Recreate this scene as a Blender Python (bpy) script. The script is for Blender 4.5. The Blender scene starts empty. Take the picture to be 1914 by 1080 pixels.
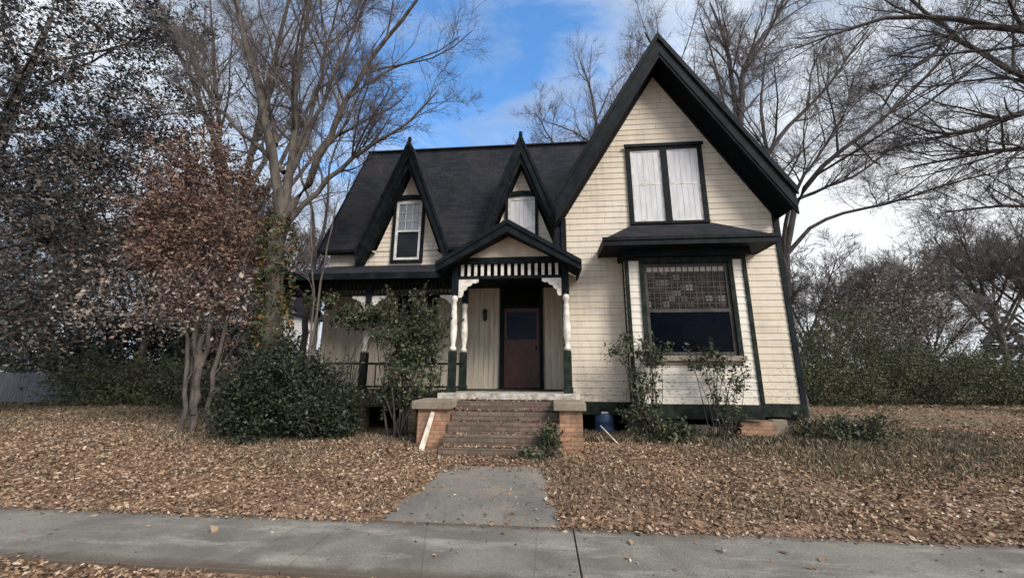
import bpy, math, random
import numpy as np
from mathutils import Matrix, Vector
R_ = math.radians
scn = bpy.context.scene
COL = scn.collection
random.seed(5)

# ------------------------------------------------------------------ camera
cd = bpy.data.cameras.new('camera'); cam = bpy.data.objects.new('camera', cd); COL.objects.link(cam)
cd.sensor_width = 36; cd.lens = 36 * 700 / 1914; cd.clip_end = 3000; cd.clip_start = 0.05
cam.matrix_world = (Matrix.Translation((0, 0, 1.6)) @ Matrix.Rotation(R_(4.96), 4, 'Z')
                    @ Matrix.Rotation(R_(90 + 12.58), 4, 'X') @ Matrix.Rotation(R_(.237), 4, 'Z'))
scn.camera = cam
# ------------------------------------------------------------------ world, sun, exposure
SUN_EL, SUN_AZ = 36, 46            # azimuth from -Y (towards the viewer) to +X
w = bpy.data.worlds.new('World'); scn.world = w; w.use_nodes = True
nt = w.node_tree; nt.nodes.clear(); N = nt.nodes.new; Lk = nt.links.new
def vmath(t, op, a, b=None):
    n = t.nodes.new('ShaderNodeVectorMath'); n.operation = op
    for i, v in enumerate((a, b)):
        if v is None: continue
        if isinstance(v, (tuple, list)): n.inputs[i].default_value = v
        else: t.links.new(v, n.inputs[i])
    return n
def fmath(t, op, a, b=None, clamp=False):
    n = t.nodes.new('ShaderNodeMath'); n.operation = op; n.use_clamp = clamp
    for i, v in enumerate((a, b)):
        if v is None: continue
        if isinstance(v, (int, float)): n.inputs[i].default_value = v
        else: t.links.new(v, n.inputs[i])
    return n.outputs[0]
def mrange(t, v, a, b, c=0., d=1., smooth=True):
    n = t.nodes.new('ShaderNodeMapRange'); n.interpolation_type = 'SMOOTHSTEP' if smooth else 'LINEAR'
    t.links.new(v, n.inputs[0])
    for i, x in enumerate((a, b, c, d)): n.inputs[i + 1].default_value = x
    return n.outputs[0]
def noise(t, vec, scale, detail=4, rough=.55, dist=0.):
    n = t.nodes.new('ShaderNodeTexNoise'); n.inputs['Scale'].default_value = scale
    n.inputs['Detail'].default_value = detail; n.inputs['Roughness'].default_value = rough
    n.inputs['Distortion'].default_value = dist
    if vec is not None: t.links.new(vec, n.inputs['Vector'])
    return n.outputs['Fac']
def mixc(t, f, a, b, mode='MIX'):
    n = t.nodes.new('ShaderNodeMix'); n.data_type = 'RGBA'; n.blend_type = mode
    for i, v in ((0, f), (6, a), (7, b)):
        if isinstance(v, (int, float)): n.inputs[i].default_value = v
        elif isinstance(v, (tuple, list)): n.inputs[i].default_value = (*v[:3], 1)
        else: t.links.new(v, n.inputs[i])
    return n.outputs[2]
sky = N('ShaderNodeTexSky'); sky.sky_type = 'NISHITA'; sky.sun_disc = False
sky.sun_elevation = R_(SUN_EL); sky.sun_rotation = R_(180 - SUN_AZ); sky.air_density = 1.0; sky.ozone_density = 2.5; sky.dust_density = .4
tc = N('ShaderNodeTexCoord')
dirn = vmath(nt, 'NORMALIZE', tc.outputs['Generated']).outputs[0]
mp = N('ShaderNodeMapping'); mp.inputs['Rotation'].default_value = (0, R_(35), R_(20)); mp.inputs['Scale'].default_value = (1.0, 1.0, 3.2)
Lk(dirn, mp.inputs[0])
streak = noise(nt, mp.outputs[0], 2.6, 7, .6, .6)
fine = noise(nt, dirn, 7, 8, .62, .3)
bd = vmath(nt, 'DOT_PRODUCT', dirn, (-.175, .70, .69)).outputs['Value']
a1 = fmath(nt, 'ADD', bd, fmath(nt, 'MULTIPLY', fmath(nt, 'SUBTRACT', streak, .5), .42))
a1 = fmath(nt, 'ADD', a1, fmath(nt, 'MULTIPLY', fmath(nt, 'SUBTRACT', fine, .5), .12))
cloudmask = mrange(nt, a1, .85, 1.02, 1, 0)
shade = mrange(nt, fmath(nt, 'ADD', fmath(nt, 'MULTIPLY', streak, .5), fmath(nt, 'MULTIPLY', fine, .5)), .40, .60)
ccol = mixc(nt, shade, (2.7, 3.3, 4.3), (5.6, 6.0, 6.5))
gl = vmath(nt, 'DOT_PRODUCT', dirn, (.64, .731, .236)).outputs['Value']
ccol = mixc(nt, mrange(nt, gl, .94, 1.0, 0, .7), ccol, (7.2, 7.3, 7.3))
skyb = mixc(nt, 1.0, sky.outputs[0], (1.15, 1.75, 2.1), 'MULTIPLY')
bg = N('ShaderNodeBackground'); bg.inputs['Strength'].default_value = .1
Lk(mixc(nt, cloudmask, skyb, ccol), bg.inputs['Color'])
out = N('ShaderNodeOutputWorld'); Lk(bg.outputs[0], out.inputs[0])
sd = bpy.data.lights.new('sun', 'SUN'); sun = bpy.data.objects.new('sun', sd); COL.objects.link(sun)
sd.energy = 2.6; sd.angle = R_(26); sd.color = (1, .93, .84)
sun.rotation_euler = Vector((math.sin(R_(SUN_AZ)) * math.cos(R_(SUN_EL)), -math.cos(R_(SUN_AZ)) * math.cos(R_(SUN_EL)), math.sin(R_(SUN_EL)))).to_track_quat('Z', 'Y').to_euler()
vs = scn.view_settings; vs.view_transform = 'Standard'; vs.look = 'None'; vs.exposure = 0.72; vs.gamma = 1; vs.use_curve_mapping = False

# ------------------------------------------------------------------ helpers
def meta(o, label=None, cat=None, group=None, kind=None):
    for k, v in (('label', label), ('category', cat), ('group', group), ('kind', kind)):
        if v: o[k] = v
    return o
def empty(name, loc=(0, 0, 0), **k):
    o = bpy.data.objects.new(name, None); o.location = loc; o.empty_display_size = .2; COL.objects.link(o)
    return meta(o, **k)
def link(name, me, mat, parent=None, **k):
    o = bpy.data.objects.new(name, me); COL.objects.link(o)
    if mat: me.materials.append(mat)
    if parent is not None:
        o.parent = parent
        p = parent; off = Vector((0, 0, 0))
        while p is not None: off += Vector(p.location); p = p.parent
        o.location = -off
    return meta(o, **k)
class MB:
    def __init__(s): s.v = []; s.f = []
    def add(s, vs, fs):
        b = len(s.v); s.v += [tuple(map(float, p)) for p in vs]; s.f += [tuple(i + b for i in f) for f in fs]; return s
    def box(s, x0, x1, y0, y1, z0, z1):
        return s.add([(x0,y0,z0),(x1,y0,z0),(x1,y1,z0),(x0,y1,z0),(x0,y0,z1),(x1,y0,z1),(x1,y1,z1),(x0,y1,z1)],
                     [(3,2,1,0),(4,5,6,7),(0,1,5,4),(1,2,6,5),(2,3,7,6),(3,0,4,7)])
    def quad(s, a, b, c, d): return s.add([a, b, c, d], [(0, 1, 2, 3)])
    def prism(s, poly, off):                    # planar polygon (3-D) extruded by off
        n = len(poly); o = Vector(off); P = [Vector(p) for p in poly]
        return s.add([*P, *[p + o for p in P]], [tuple(range(n)), tuple(range(2 * n - 1, n - 1, -1))] + [((i + 1) % n, i, i + n, (i + 1) % n + n) for i in range(n)])
    def lathe(s, prof, x, y, n=16):
        vs = [(x + r * math.cos(2 * math.pi * k / n), y + r * math.sin(2 * math.pi * k / n), z) for r, z in prof for k in range(n)]
        fs = [(i * n + k, i * n + (k + 1) % n, (i + 1) * n + (k + 1) % n, (i + 1) * n + k) for i in range(len(prof) - 1) for k in range(n)]
        fs += [tuple(range(n - 1, -1, -1)), tuple((len(prof) - 1) * n + k for k in range(n))]
        return s.add(vs, fs)
    def beam(s, a, b, wd, ht, up=(0, 0, 1)):      # rectangular bar from a to b
        a, b = Vector(a), Vector(b); d = (b - a).normalized(); u = Vector(up)
        sd = d.cross(u).normalized() * wd / 2; u2 = sd.normalized().cross(d).normalized() * ht / 2
        vs = [p + q for p in (a, b) for q in (-sd - u2, sd - u2, sd + u2, -sd + u2)]
        return s.add(vs, [(3,2,1,0),(4,5,6,7),(0,1,5,4),(1,2,6,5),(2,3,7,6),(3,0,4,7)])
    def build(s, name, mat, parent=None, bevel=0, smooth=False, **k):
        me = bpy.data.meshes.new(name); me.from_pydata(s.v, [], s.f); me.update()
        import bmesh
        bm = bmesh.new(); bm.from_mesh(me); bmesh.ops.recalc_face_normals(bm, faces=bm.faces); bm.to_mesh(me); bm.free()
        if smooth: me.shade_smooth()
        o = link(name, me, mat, parent, **k)
        if bevel:
            m = o.modifiers.new('b', 'BEVEL'); m.width = bevel; m.segments = 2; m.limit_method = 'ANGLE'
        return o
def mesh_np(name, V, F, mat, parent=None, smooth=False, **k):
    me = bpy.data.meshes.new(name); V = np.asarray(V, np.float32); F = np.asarray(F, np.int32); n = F.shape[1]
    me.vertices.add(len(V)); me.vertices.foreach_set('co', V.ravel())
    me.loops.add(F.size); me.loops.foreach_set('vertex_index', F.ravel())
    me.polygons.add(len(F)); me.polygons.foreach_set('loop_start', np.arange(len(F), dtype=np.int32) * n)
    me.update(calc_edges=True)
    if smooth: me.polygons.foreach_set('use_smooth', np.ones(len(F), bool))
    return link(name, me, mat, parent, **k)

# ------------------------------------------------------------------ materials
def newmat(name):
    m = bpy.data.materials.new(name); m.use_nodes = True; t = m.node_tree
    return m, t, t.nodes['Principled BSDF']
def setb(t, b, col, rough=.7, spec=.5, bump=None, bstr=.3, bdist=.01):
    if isinstance(col, (tuple, list)): b.inputs['Base Color'].default_value = (*col, 1)
    else: t.links.new(col, b.inputs['Base Color'])
    if isinstance(rough, (int, float)): b.inputs['Roughness'].default_value = rough
    else: t.links.new(rough, b.inputs['Roughness'])
    b.inputs['Specular IOR Level'].default_value = spec
    if bump is not None:
        n = t.nodes.new('ShaderNodeBump'); n.inputs['Strength'].default_value = bstr; n.inputs['Distance'].default_value = bdist
        t.links.new(bump, n.inputs['Height']); t.links.new(n.outputs[0], b.inputs['Normal'])
def objco(t): return t.nodes.new('ShaderNodeTexCoord').outputs['Object']
def scaled(t, vec, s):
    n = t.nodes.new('ShaderNodeMapping'); n.inputs['Scale'].default_value = s; t.links.new(vec, n.inputs[0]); return n.outputs[0]
def ramp(t, fac, stops):
    n = t.nodes.new('ShaderNodeValToRGB'); e = n.color_ramp.elements
    while len(e) < len(stops): e.new(.5)
    for i, (p, c) in enumerate(stops): e[i].position = p; e[i].color = (*c, 1)
    t.links.new(fac, n.inputs[0]); return n.outputs[0]
def simple(name, a, b_, scale=6, rough=.6, spec=.4, stretch=(1, 1, 1), bstr=.2, bdist=.004, detail=6):
    m, t, b = newmat(name); v = scaled(t, objco(t), stretch); n = noise(t, v, scale, detail)
    setb(t, b, mixc(t, mrange(t, n, .35, .68), a, b_), rough, spec, noise(t, v, scale * 6, 4), bstr, bdist); return m
def paint_siding(name, base, dirt, alt, dirty=.5, axis='X'):
    m, t, b = newmat(name); co = objco(t)
    sx = t.nodes.new('ShaderNodeSeparateXYZ'); t.links.new(co, sx.inputs[0])
    row = fmath(t, 'FLOOR', fmath(t, 'DIVIDE', fmath(t, 'SUBTRACT', sx.outputs['Z'], 1.0), .145))
    wn = t.nodes.new('ShaderNodeTexWhiteNoise'); wn.noise_dimensions = '1D'; t.links.new(row, wn.inputs['W'])
    bx = fmath(t, 'FLOOR', fmath(t, 'ADD', fmath(t, 'DIVIDE', sx.outputs[axis], 2.3), fmath(t, 'MULTIPLY', wn.outputs['Value'], 7.)))
    wn2 = t.nodes.new('ShaderNodeTexWhiteNoise'); wn2.noise_dimensions = '2D'
    cb = t.nodes.new('ShaderNodeCombineXYZ'); t.links.new(row, cb.inputs[0]); t.links.new(bx, cb.inputs[1]); t.links.new(cb.outputs[0], wn2.inputs['Vector'])
    c = mixc(t, mrange(t, wn2.outputs['Value'], 0, 1, 0, .75, False), base, alt)
    big = noise(t, co, .9, 5, .6); str_ = noise(t, scaled(t, co, (1.2, 1.2, 14)), 2.2, 6, .65); ver = noise(t, scaled(t, co, (7, 7, .5)), 1.6, 5, .6)
    d = fmath(t, 'ADD', fmath(t, 'MULTIPLY', big, .4), fmath(t, 'ADD', fmath(t, 'MULTIPLY', str_, .35), fmath(t, 'MULTIPLY', ver, .25)))
    c = mixc(t, fmath(t, 'MULTIPLY', mrange(t, d, .44, .68), dirty), c, dirt)
    fx = fmath(t, 'FRACT', fmath(t, 'ADD', fmath(t, 'DIVIDE', sx.outputs[axis], 2.3), fmath(t, 'MULTIPLY', wn.outputs['Value'], 7.)))
    c = mixc(t, fmath(t, 'LESS_THAN', fx, .0022), c, (.12, .10, .085))
    c = mixc(t, mrange(t, noise(t, scaled(t, co, (1, 1, .22)), 2.4, 7, .7), .52, .7, 0, .45 * dirty), c, (.30, .27, .24))
    # flaked paint down to grey wood, thicker towards the board bottoms and the ground
    fl = noise(t, scaled(t, co, (3, 3, 10)), 5, 8, .7)
    low = mrange(t, sx.outputs['Z'], 1.0, 2.6, .09, 0.)
    c = mixc(t, mrange(t, fmath(t, 'ADD', fl, low), .63, .68, 0, .85), c, (.24, .21, .18))
    setb(t, b, c, .62, .3, noise(t, scaled(t, co, (2, 2, 30)), 6, 5), .35, .004); return m
M = {}
M['cream'] = paint_siding('cream_paint', (.63, .545, .425), (.38, .335, .28), (.70, .635, .53), .75)
M['cream_side'] = paint_siding('cream_paint_side', (.63, .545, .425), (.36, .31, .25), (.68, .61, .49), .55, 'Y')
M['bay'] = paint_siding('bay_paint', (.74, .69, .60), (.44, .41, .36), (.78, .74, .66), .5)
M['porchwall'] = simple('porch_wall_paint', (.68, .60, .48), (.52, .44, .34), 3, .65, .3, (5, 5, .5), .4, .006)
M['trim'] = simple('dark_green_trim', (.0016, .0040, .0062), (.009, .0135, .0165), 5, .65, .14, (1, 1, 1))
M['soffit'] = simple('soffit_boards', (.0018, .003, .0045), (.004, .006, .008), 3, .8, .08)
M['green'] = simple('faded_green_trim', (.006, .011, .009), (.024, .032, .025), 7, .75, .15)
M['white'] = simple('white_trim', (.78, .75, .68), (.50, .46, .40), 7, .55, .35)
M['sashwhite'] = simple('sash_paint', (.66, .66, .64), (.44, .43, .41), 7, .55, .35)
def roofmat(name, ax):
    m, t, b = newmat(name); co = objco(t); s = t.nodes.new('ShaderNodeSeparateXYZ'); t.links.new(co, s.inputs[0])
    cb = t.nodes.new('ShaderNodeCombineXYZ'); t.links.new(s.outputs[ax], cb.inputs[0]); t.links.new(fmath(t, 'MULTIPLY', s.outputs['Z'], 1.13), cb.inputs[1])
    br = t.nodes.new('ShaderNodeTexBrick'); t.links.new(cb.outputs[0], br.inputs['Vector'])
    br.inputs['Scale'].default_value = 1; br.inputs['Brick Width'].default_value = .3; br.inputs['Row Height'].default_value = .14
    br.inputs['Mortar Size'].default_value = .006; br.inputs['Color1'].default_value = (.011, .0135, .019, 1); br.inputs['Color2'].default_value = (.024, .027, .036, 1)
    br.inputs['Mortar'].default_value = (.005, .006, .008, 1); br.offset = .5
    big = noise(t, scaled(t, co, (1, 1, .5)), 1.1, 6, .65)
    c = mixc(t, mrange(t, big, .42, .66, 0, .6), br.outputs['Color'], (.036, .030, .032))
    c = mixc(t, mrange(t, noise(t, scaled(t, co, (2, 2, 9)), 3, 5, .6), .58, .75, 0, .35), c, (.045, .054, .072))
    setb(t, b, c, .85, .15, fmath(t, 'ADD', fmath(t, 'MULTIPLY', br.outputs['Fac'], -1.), noise(t, co, 60, 3)), .5, .012); return m
M['roof'] = roofmat('slate_shingles', 'X'); M['roofy'] = roofmat('slate_shingles_side', 'Y')
def brickmat(name, c1, c2, mort):
    m, t, b = newmat(name); co = objco(t); s = t.nodes.new('ShaderNodeSeparateXYZ'); t.links.new(co, s.inputs[0])
    cb = t.nodes.new('ShaderNodeCombineXYZ'); t.links.new(fmath(t, 'ADD', s.outputs['X'], s.outputs['Y']), cb.inputs[0]); t.links.new(s.outputs['Z'], cb.inputs[1])
    br = t.nodes.new('ShaderNodeTexBrick'); t.links.new(cb.outputs[0], br.inputs['Vector']); br.inputs['Scale'].default_value = 1
    br.inputs['Brick Width'].default_value = .21; br.inputs['Row Height'].default_value = .075; br.inputs['Mortar Size'].default_value = .007
    br.inputs['Color1'].default_value = (*c1, 1); br.inputs['Color2'].default_value = (*c2, 1); br.inputs['Mortar'].default_value = (*mort, 1)
    c = mixc(t, mrange(t, noise(t, co, 5, 6, .65), .45, .7, 0, .75), br.outputs['Color'], (.11, .09, .065))
    c = mixc(t, mrange(t, noise(t, co, 13, 6, .75), .5, .68, 0, .6), c, (.21, .17, .13))
    if name.startswith('old'): c = mixc(t, mrange(t, noise(t, co, 2.2, 7, .7), .48, .68, 0, .6), c, (.085, .084, .055))
    setb(t, b, c, .85, .2, fmath(t, 'ADD', fmath(t, 'MULTIPLY', br.outputs['Fac'], -1.), noise(t, co, 40, 4)), .6, .008); return m
M['brick'] = brickmat('orange_brick', (.36, .18, .11), (.46, .27, .17), (.22, .16, .12))
M['stepbrick'] = brickmat('old_step_brick', (.13, .085, .068), (.20, .145, .115), (.065, .058, .05))
def concmat(name, a, b_, stain):
    m, t, b = newmat(name); co = objco(t)
    c = mixc(t, mrange(t, noise(t, co, 1.1, 7, .6, .4), .35, .68), a, b_)
    c = mixc(t, mrange(t, noise(t, scaled(t, co, (.5, 1.8, 1)), 1.3, 9, .72), .48, .68, 0, .7), c, stain)
    c = mixc(t, mrange(t, noise(t, co, 48, 5, .8), .42, .66, 0, .5), c, (.075, .068, .06))
    c = mixc(t, mrange(t, noise(t, scaled(t, co, (1, 1.4, 1)), 3.1, 8, .75, .8), .54, .70, 0, .55), c, (.095, .078, .062))
    sy = t.nodes.new('ShaderNodeSeparateXYZ'); t.links.new(co, sy.inputs[0]); ed = fmath(t, 'ABSOLUTE', fmath(t, 'SUBTRACT', sy.outputs['Y'], 3.9))
    if name.startswith('side'): c = mixc(t, mrange(t, fmath(t, 'ADD', ed, fmath(t, 'MULTIPLY', noise(t, co, 5, 6, .7), .22)), .50, .66, 0, .8), c, (.10, .075, .055))
    vo = t.nodes.new('ShaderNodeTexVoronoi'); vo.feature = 'DISTANCE_TO_EDGE'; vo.inputs['Scale'].default_value = .55
    t.links.new(co, vo.inputs['Vector'])
    c = mixc(t, mrange(t, vo.outputs['Distance'], 0., .004, .35, 0), c, (.06, .055, .05))
    setb(t, b, c, .85, .25, noise(t, co, 60, 6, .8), .8, .010); return m
M['walk'] = concmat('sidewalk_concrete', (.16, .15, .134), (.275, .257, .23), (.46, .43, .385))
M['path'] = concmat('path_concrete', (.16, .155, .148), (.235, .215, .19), (.33, .255, .19))
M['cap'] = concmat('cap_concrete', (.27, .225, .175), (.38, .325, .26), (.15, .125, .095))
M['edge'] = simple('painted_slab_edge', (.52, .49, .44), (.24, .21, .175), 7, .7, .3)
M['darkwood'] = simple('dark_weathered_wood', (.035, .032, .03), (.07, .06, .05), 8, .8, .2, (1, 6, 6))
M['void'] = simple('painted_dark', (.006, .006, .006), (.012, .011, .01), 3, .95, .05)  # near-black colour holds the darkness of unlit hollows
M['door'] = simple('red_brown_door', (.05, .017, .011), (.09, .032, .018), 5, .45, .4, (6, 6, .8))
M['metal'] = simple('black_metal', (.01, .01, .01), (.03, .028, .025), 9, .5, .4)
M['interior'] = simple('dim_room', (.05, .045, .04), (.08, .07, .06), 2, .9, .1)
M['curtain'] = simple('white_curtain', (.86, .86, .86), (.70, .70, .71), 4, .85, .1, (6, 6, .6))
M['panel'] = simple('white_panel_paint', (.64, .645, .665), (.54, .54, .55), 3, .7, .2, (3, 3, .6), .2)
M['blue'] = simple('blue_plastic', (.03, .06, .15), (.07, .11, .2), 6, .4, .4)
M['stick'] = simple('bare_pale_wood', (.72, .66, .55), (.5, .44, .36), 9, .7, .2)
M['farwhite'] = simple('far_white_boards', (.66, .66, .66), (.5, .5, .5), 2, .7, .2)
m, t, b = newmat('window_glass'); M['glass'] = m
t.nodes.remove(b); g = t.nodes.new('ShaderNodeBsdfGlossy'); g.inputs['Roughness'].default_value = .03; g.inputs['Color'].default_value = (.22, .26, .36, 1)
tr = t.nodes.new('ShaderNodeBsdfTransparent'); tr.inputs['Color'].default_value = (.96, .97, .98, 1)
fr = t.nodes.new('ShaderNodeFresnel'); fr.inputs['IOR'].default_value = 1.5
mx = t.nodes.new('ShaderNodeMixShader'); t.links.new(mrange(t, fr.outputs[0], .035, 1, .012, .9, False), mx.inputs[0]); t.links.new(tr.outputs[0], mx.inputs[1]); t.links.new(g.outputs[0], mx.inputs[2]); t.links.new(mx.outputs[0], t.nodes['Material Output'].inputs[0])
m, t, b = newmat('coloured_lead_glass'); M['lead'] = m
co = objco(t); wn = t.nodes.new('ShaderNodeTexWhiteNoise'); wn.noise_dimensions = '3D'
sn = vmath(t, 'SNAP', co, (.127, 5, .119)); t.links.new(sn.outputs[0], wn.inputs['Vector'])
sz = t.nodes.new('ShaderNodeSeparateXYZ'); t.links.new(co, sz.inputs[0])
c = ramp(t, wn.outputs['Value'], [(0, (.010, .008, .008)), (.6, (.022, .014, .013)), (.85, (.045, .035, .032)), (1, (.16, .15, .14))])
c = mixc(t, mrange(t, sz.outputs['Z'], 3.72, 3.75, 0, .75), c, (.42, .38, .34))
setb(t, b, c, .3, .15)
def leafmat(name, stops, rough=.5, spec=.4, transl=.0):
    m, t, b = newmat(name); g = t.nodes.new('ShaderNodeNewGeometry')
    c = ramp(t, g.outputs['Random Per Island'], stops)
    setb(t, b, c, rough, spec)
    return m
M['leaf_ground'] = leafmat('dead_leaves', [(0, (.055, .034, .022)), (.25, (.15, .093, .06)), (.5, (.29, .185, .12)), (.75, (.38, .262, .178)), (.93, (.46, .35, .25)), (1, (.60, .51, .41))], .7, .25)
M['leaf_dark'] = leafmat('glossy_evergreen', [(0, (.010, .018, .014)), (.5, (.018, .030, .022)), (.85, (.035, .05, .03)), (1, (.09, .055, .03))], .32, .6)
M['leaf_magnolia'] = leafmat('magnolia_leaf', [(0, (.018, .024, .028)), (.45, (.038, .046, .048)), (.7, (.07, .066, .06)), (.88, (.13, .09, .07)), (1, (.19, .155, .125))], .45, .5)
M['leaf_holly'] = leafmat('holly_leaf', [(0, (.008, .014, .008)), (.5, (.020, .030, .015)), (.9, (.045, .056, .028)), (1, (.10, .10, .06))], .5, .35)
M['leaf_vine'] = leafmat('vine_leaf', [(0, (.022, .035, .018)), (.5, (.045, .06, .028)), (.85, (.08, .085, .045)), (1, (.14, .11, .07))], .5, .4)
M['leaf_hedge'] = leafmat('hedge_leaf', [(0, (.042, .053, .028)), (.5, (.085, .10, .05)), (.85, (.13, .135, .072)), (1, (.15, .125, .085))], .6, .3)
M['leaf_russet'] = leafmat('russet_leaf', [(0, (.055, .032, .026)), (.4, (.13, .075, .056)), (.8, (.21, .13, .098)), (1, (.28, .20, .155))], .65, .3)
M['leaf_grey'] = leafmat('withered_leaf', [(0, (.055, .046, .043)), (.4, (.14, .11, .096)), (.8, (.235, .185, .155)), (1, (.40, .35, .31))], .6, .35)
M['leaf_far'] = leafmat('far_woods', [(0, (.06, .055, .055)), (.5, (.10, .09, .085)), (1, (.16, .15, .14))], .9, .1)
M['leaf_ivy'] = leafmat('ivy_leaf', [(0, (.018, .03, .012)), (.6, (.05, .07, .025)), (.85, (.12, .08, .03)), (1, (.30, .11, .03))], .5, .4)
M['grass'] = leafmat('winter_grass', [(0, (.055, .055, .034)), (.4, (.12, .108, .07)), (.7, (.22, .175, .12)), (1, (.36, .28, .20))], .7, .2)
M['bark'] = simple('grey_bark', (.125, .108, .094), (.055, .047, .042), 9, .9, .15, (1, 1, .25), .8, .02)
M['bark_dark'] = simple('dark_bark', (.05, .044, .044), (.10, .088, .08), 9, .9, .15, (1, 1, .25), .7, .02)
M['twig'] = simple('twig_bark', (.13, .11, .105), (.19, .165, .155), 3, .85, .15)
M['twig_dark'] = simple('dark_twig_bark', (.055, .048, .05), (.10, .088, .088), 3, .85, .15)
m, t, b = newmat('lawn_soil'); M['ground'] = m
co = objco(t); s = t.nodes.new('ShaderNodeSeparateXYZ'); t.links.new(co, s.inputs[0])
c = mixc(t, mrange(t, noise(t, co, 14, 6, .7), .35, .68), (.10, .06, .04), (.33, .21, .14))
c = mixc(t, mrange(t, noise(t, co, 45, 4, .7), .5, .75, 0, .6), c, (.45, .33, .24))
grn = fmath(t, 'ADD', fmath(t, 'MULTIPLY', noise(t, co, .45, 5, .6), .8), mrange(t, s.outputs['X'], -2, 6, 0, .12))
gf = mrange(t, grn, .46, .6, 0, .6)
c = mixc(t, gf, c, mixc(t, mrange(t, noise(t, co, 9, 5, .7), .3, .7), (.055, .07, .03), (.17, .16, .09)))
far = mrange(t, s.outputs['Y'], 12, 22)
far2 = fmath(t, 'MULTIPLY', far, mrange(t, s.outputs['X'], -6, 6, 1, .25))
c = mixc(t, far2, c, (.075, .09, .045))
setb(t, b, c, .9, .15, noise(t, co, 30, 5, .7), .6, .03)
M['asphalt'] = simple('old_asphalt', (.06, .062, .068), (.09, .09, .095), 5, .9, .2)

# ------------------------------------------------------------------ ground
def sstep(a, b, x): u = np.clip((x - a) / (b - a), 0, 1); return u * u * (3 - 2 * u)
def hnoise(x, y): return (.5 * np.sin(1.7 * x + 1.3) * np.sin(2.1 * y + .5) + .3 * np.sin(3.9 * x + y * 1.1) * np.sin(4.3 * y - .6) + .2 * np.sin(7.3 * x - 2 * y) * np.sin(6.1 * y + x))
def gz(x, y):
    x = np.asarray(x, float); y = np.asarray(y, float)
    h = .30 * sstep(4.3, 7.2, y) - .03 * (1 - sstep(4.4, 4.7, y)) + .035 * sstep(4.46, 4.9, y) + .02 * hnoise(x, y) * sstep(4.5, 5.4, y)
    pathm = sstep(1.35, .95, np.abs(x + .87)) * sstep(6.2, 5.8, y) * sstep(4.4, 4.5, y)
    return h - .03 * pathm * (y > 4.45)
xs = np.unique(np.concatenate([np.linspace(-600, -30, 20), np.linspace(-30, 30, 301), np.linspace(30, 600, 20)]))
ys = np.unique(np.concatenate([np.linspace(-60, 2, 12), np.linspace(2, 10, 81), np.linspace(10, 30, 60), np.linspace(30, 1200, 25)]))
X, Y = np.meshgrid(xs, ys); V = np.stack([X, Y, gz(X, Y)], -1).reshape(-1, 3)
nx, ny = len(xs), len(ys); i = np.arange(nx * (ny - 1)).reshape(ny - 1, nx)[:, :-1].ravel()
mesh_np('ground', V, np.stack([i, i + 1, i + nx + 1, i + nx], 1), M['ground'], smooth=True, kind='structure')
# sidewalk of separate slabs with joints
mb = MB(); rs = random.Random(3)
edges = [-22.3, -17.3, -12.3, -7.3, -2.2, .27, 5.3, 10.3, 15.3, 20.3]
for a, b_ in zip(edges[:-1], edges[1:]):
    j = [rs.uniform(-.005, .005) for _ in range(4)]
    mb.prism([(a + .008, 3.33, .0 + j[0]), (b_ - .008, 3.33, j[1]), (b_ - .008, 4.46, j[2]), (a + .008, 4.46, j[3])], (0, 0, -.12))
mb.build('sidewalk', M['walk'], bevel=.005, kind='structure')
mb = MB(); mb.box(-25, 25, 3.345, 4.445, -.2, -.012); mb.build('sidewalk_joint_fill', M['darkwood'], kind='structure')
# garden path: an old slab rising to the steps
n1, n2 = 22, 24; vs_, fs_ = [], []
for a in range(n2):
    for c_ in range(n1):
        u = c_ / (n1 - 1); v = a / (n2 - 1)
        y = 4.49 + v * 1.5; hw = .98 - .26 * v + .04 * math.sin(v * 9) + .03 * math.sin(v * 23 + 8 * u); x = -.87 + .10 * v + (u * 2 - 1) * hw
        vs_.append((x, y, float(gz(x, y)) + .026 - .02 * abs(u * 2 - 1) ** 6))
for a in range(n2 - 1):
    for c_ in range(n1 - 1): k = a * n1 + c_; fs_.append((k, k + 1, k + n1 + 1, k + n1))
mb = MB(); mb.add(vs_, fs_); mb.build('garden_path', M['path'], smooth=True, kind='structure')
mb = MB(); mb.add([(x, y, float(gz(x, y)) + .012) for x, y in ((-40, 11.6), (-17.0, 11.6), (-18.5, 17.0), (-45, 17.0))], [(0, 1, 2, 3)])
mb.build('road', M['asphalt'], kind='structure')

# ------------------------------------------------------------------ house
H = empty('gothic_cottage', (0, 10, .3), label='weathered cream clapboard cottage with steep dark green gables, two dormers and front porch', cat='house')
XL, XR, CX, YW, SL, AP = .48, 5.28, 2.86, 8.5, 1.63, 9.08
CO = .145
def siding(mb, mp_, span, z0, z1, th=.012, brk=()):
    """lapped boards; span(z) -> list of (u0,u1)"""
    k = 0
    while z0 + k * CO < z1 - 1e-4:
        zc = z0 + k * CO; ze = min(zc + CO, z1); k += 1
        lv = [zc] + sorted(b for b in brk if zc + 1e-4 < b < ze - 1e-4) + [ze]
        dd = lambda z: .004 + th * (1 - (z - zc) / CO)
        for za, zb in zip(lv[:-1], lv[1:]):
            A, B = span(za + 1e-5), span(zb - 1e-5)
            for (a0, a1), (b0, b1) in zip(A, B):
                if a1 - a0 < 1e-3: continue
                mb.quad(mp_(a0, za, dd(za)), mp_(a1, za, dd(za)), mp_(b1, zb, dd(zb)), mp_(b0, zb, dd(zb)))
            if za == zc:
                for a0, a1 in A: mb.quad(mp_(a0, za, -.01), mp_(a1, za, -.01), mp_(a1, za, dd(za)), mp_(a0, za, dd(za)))
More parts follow.
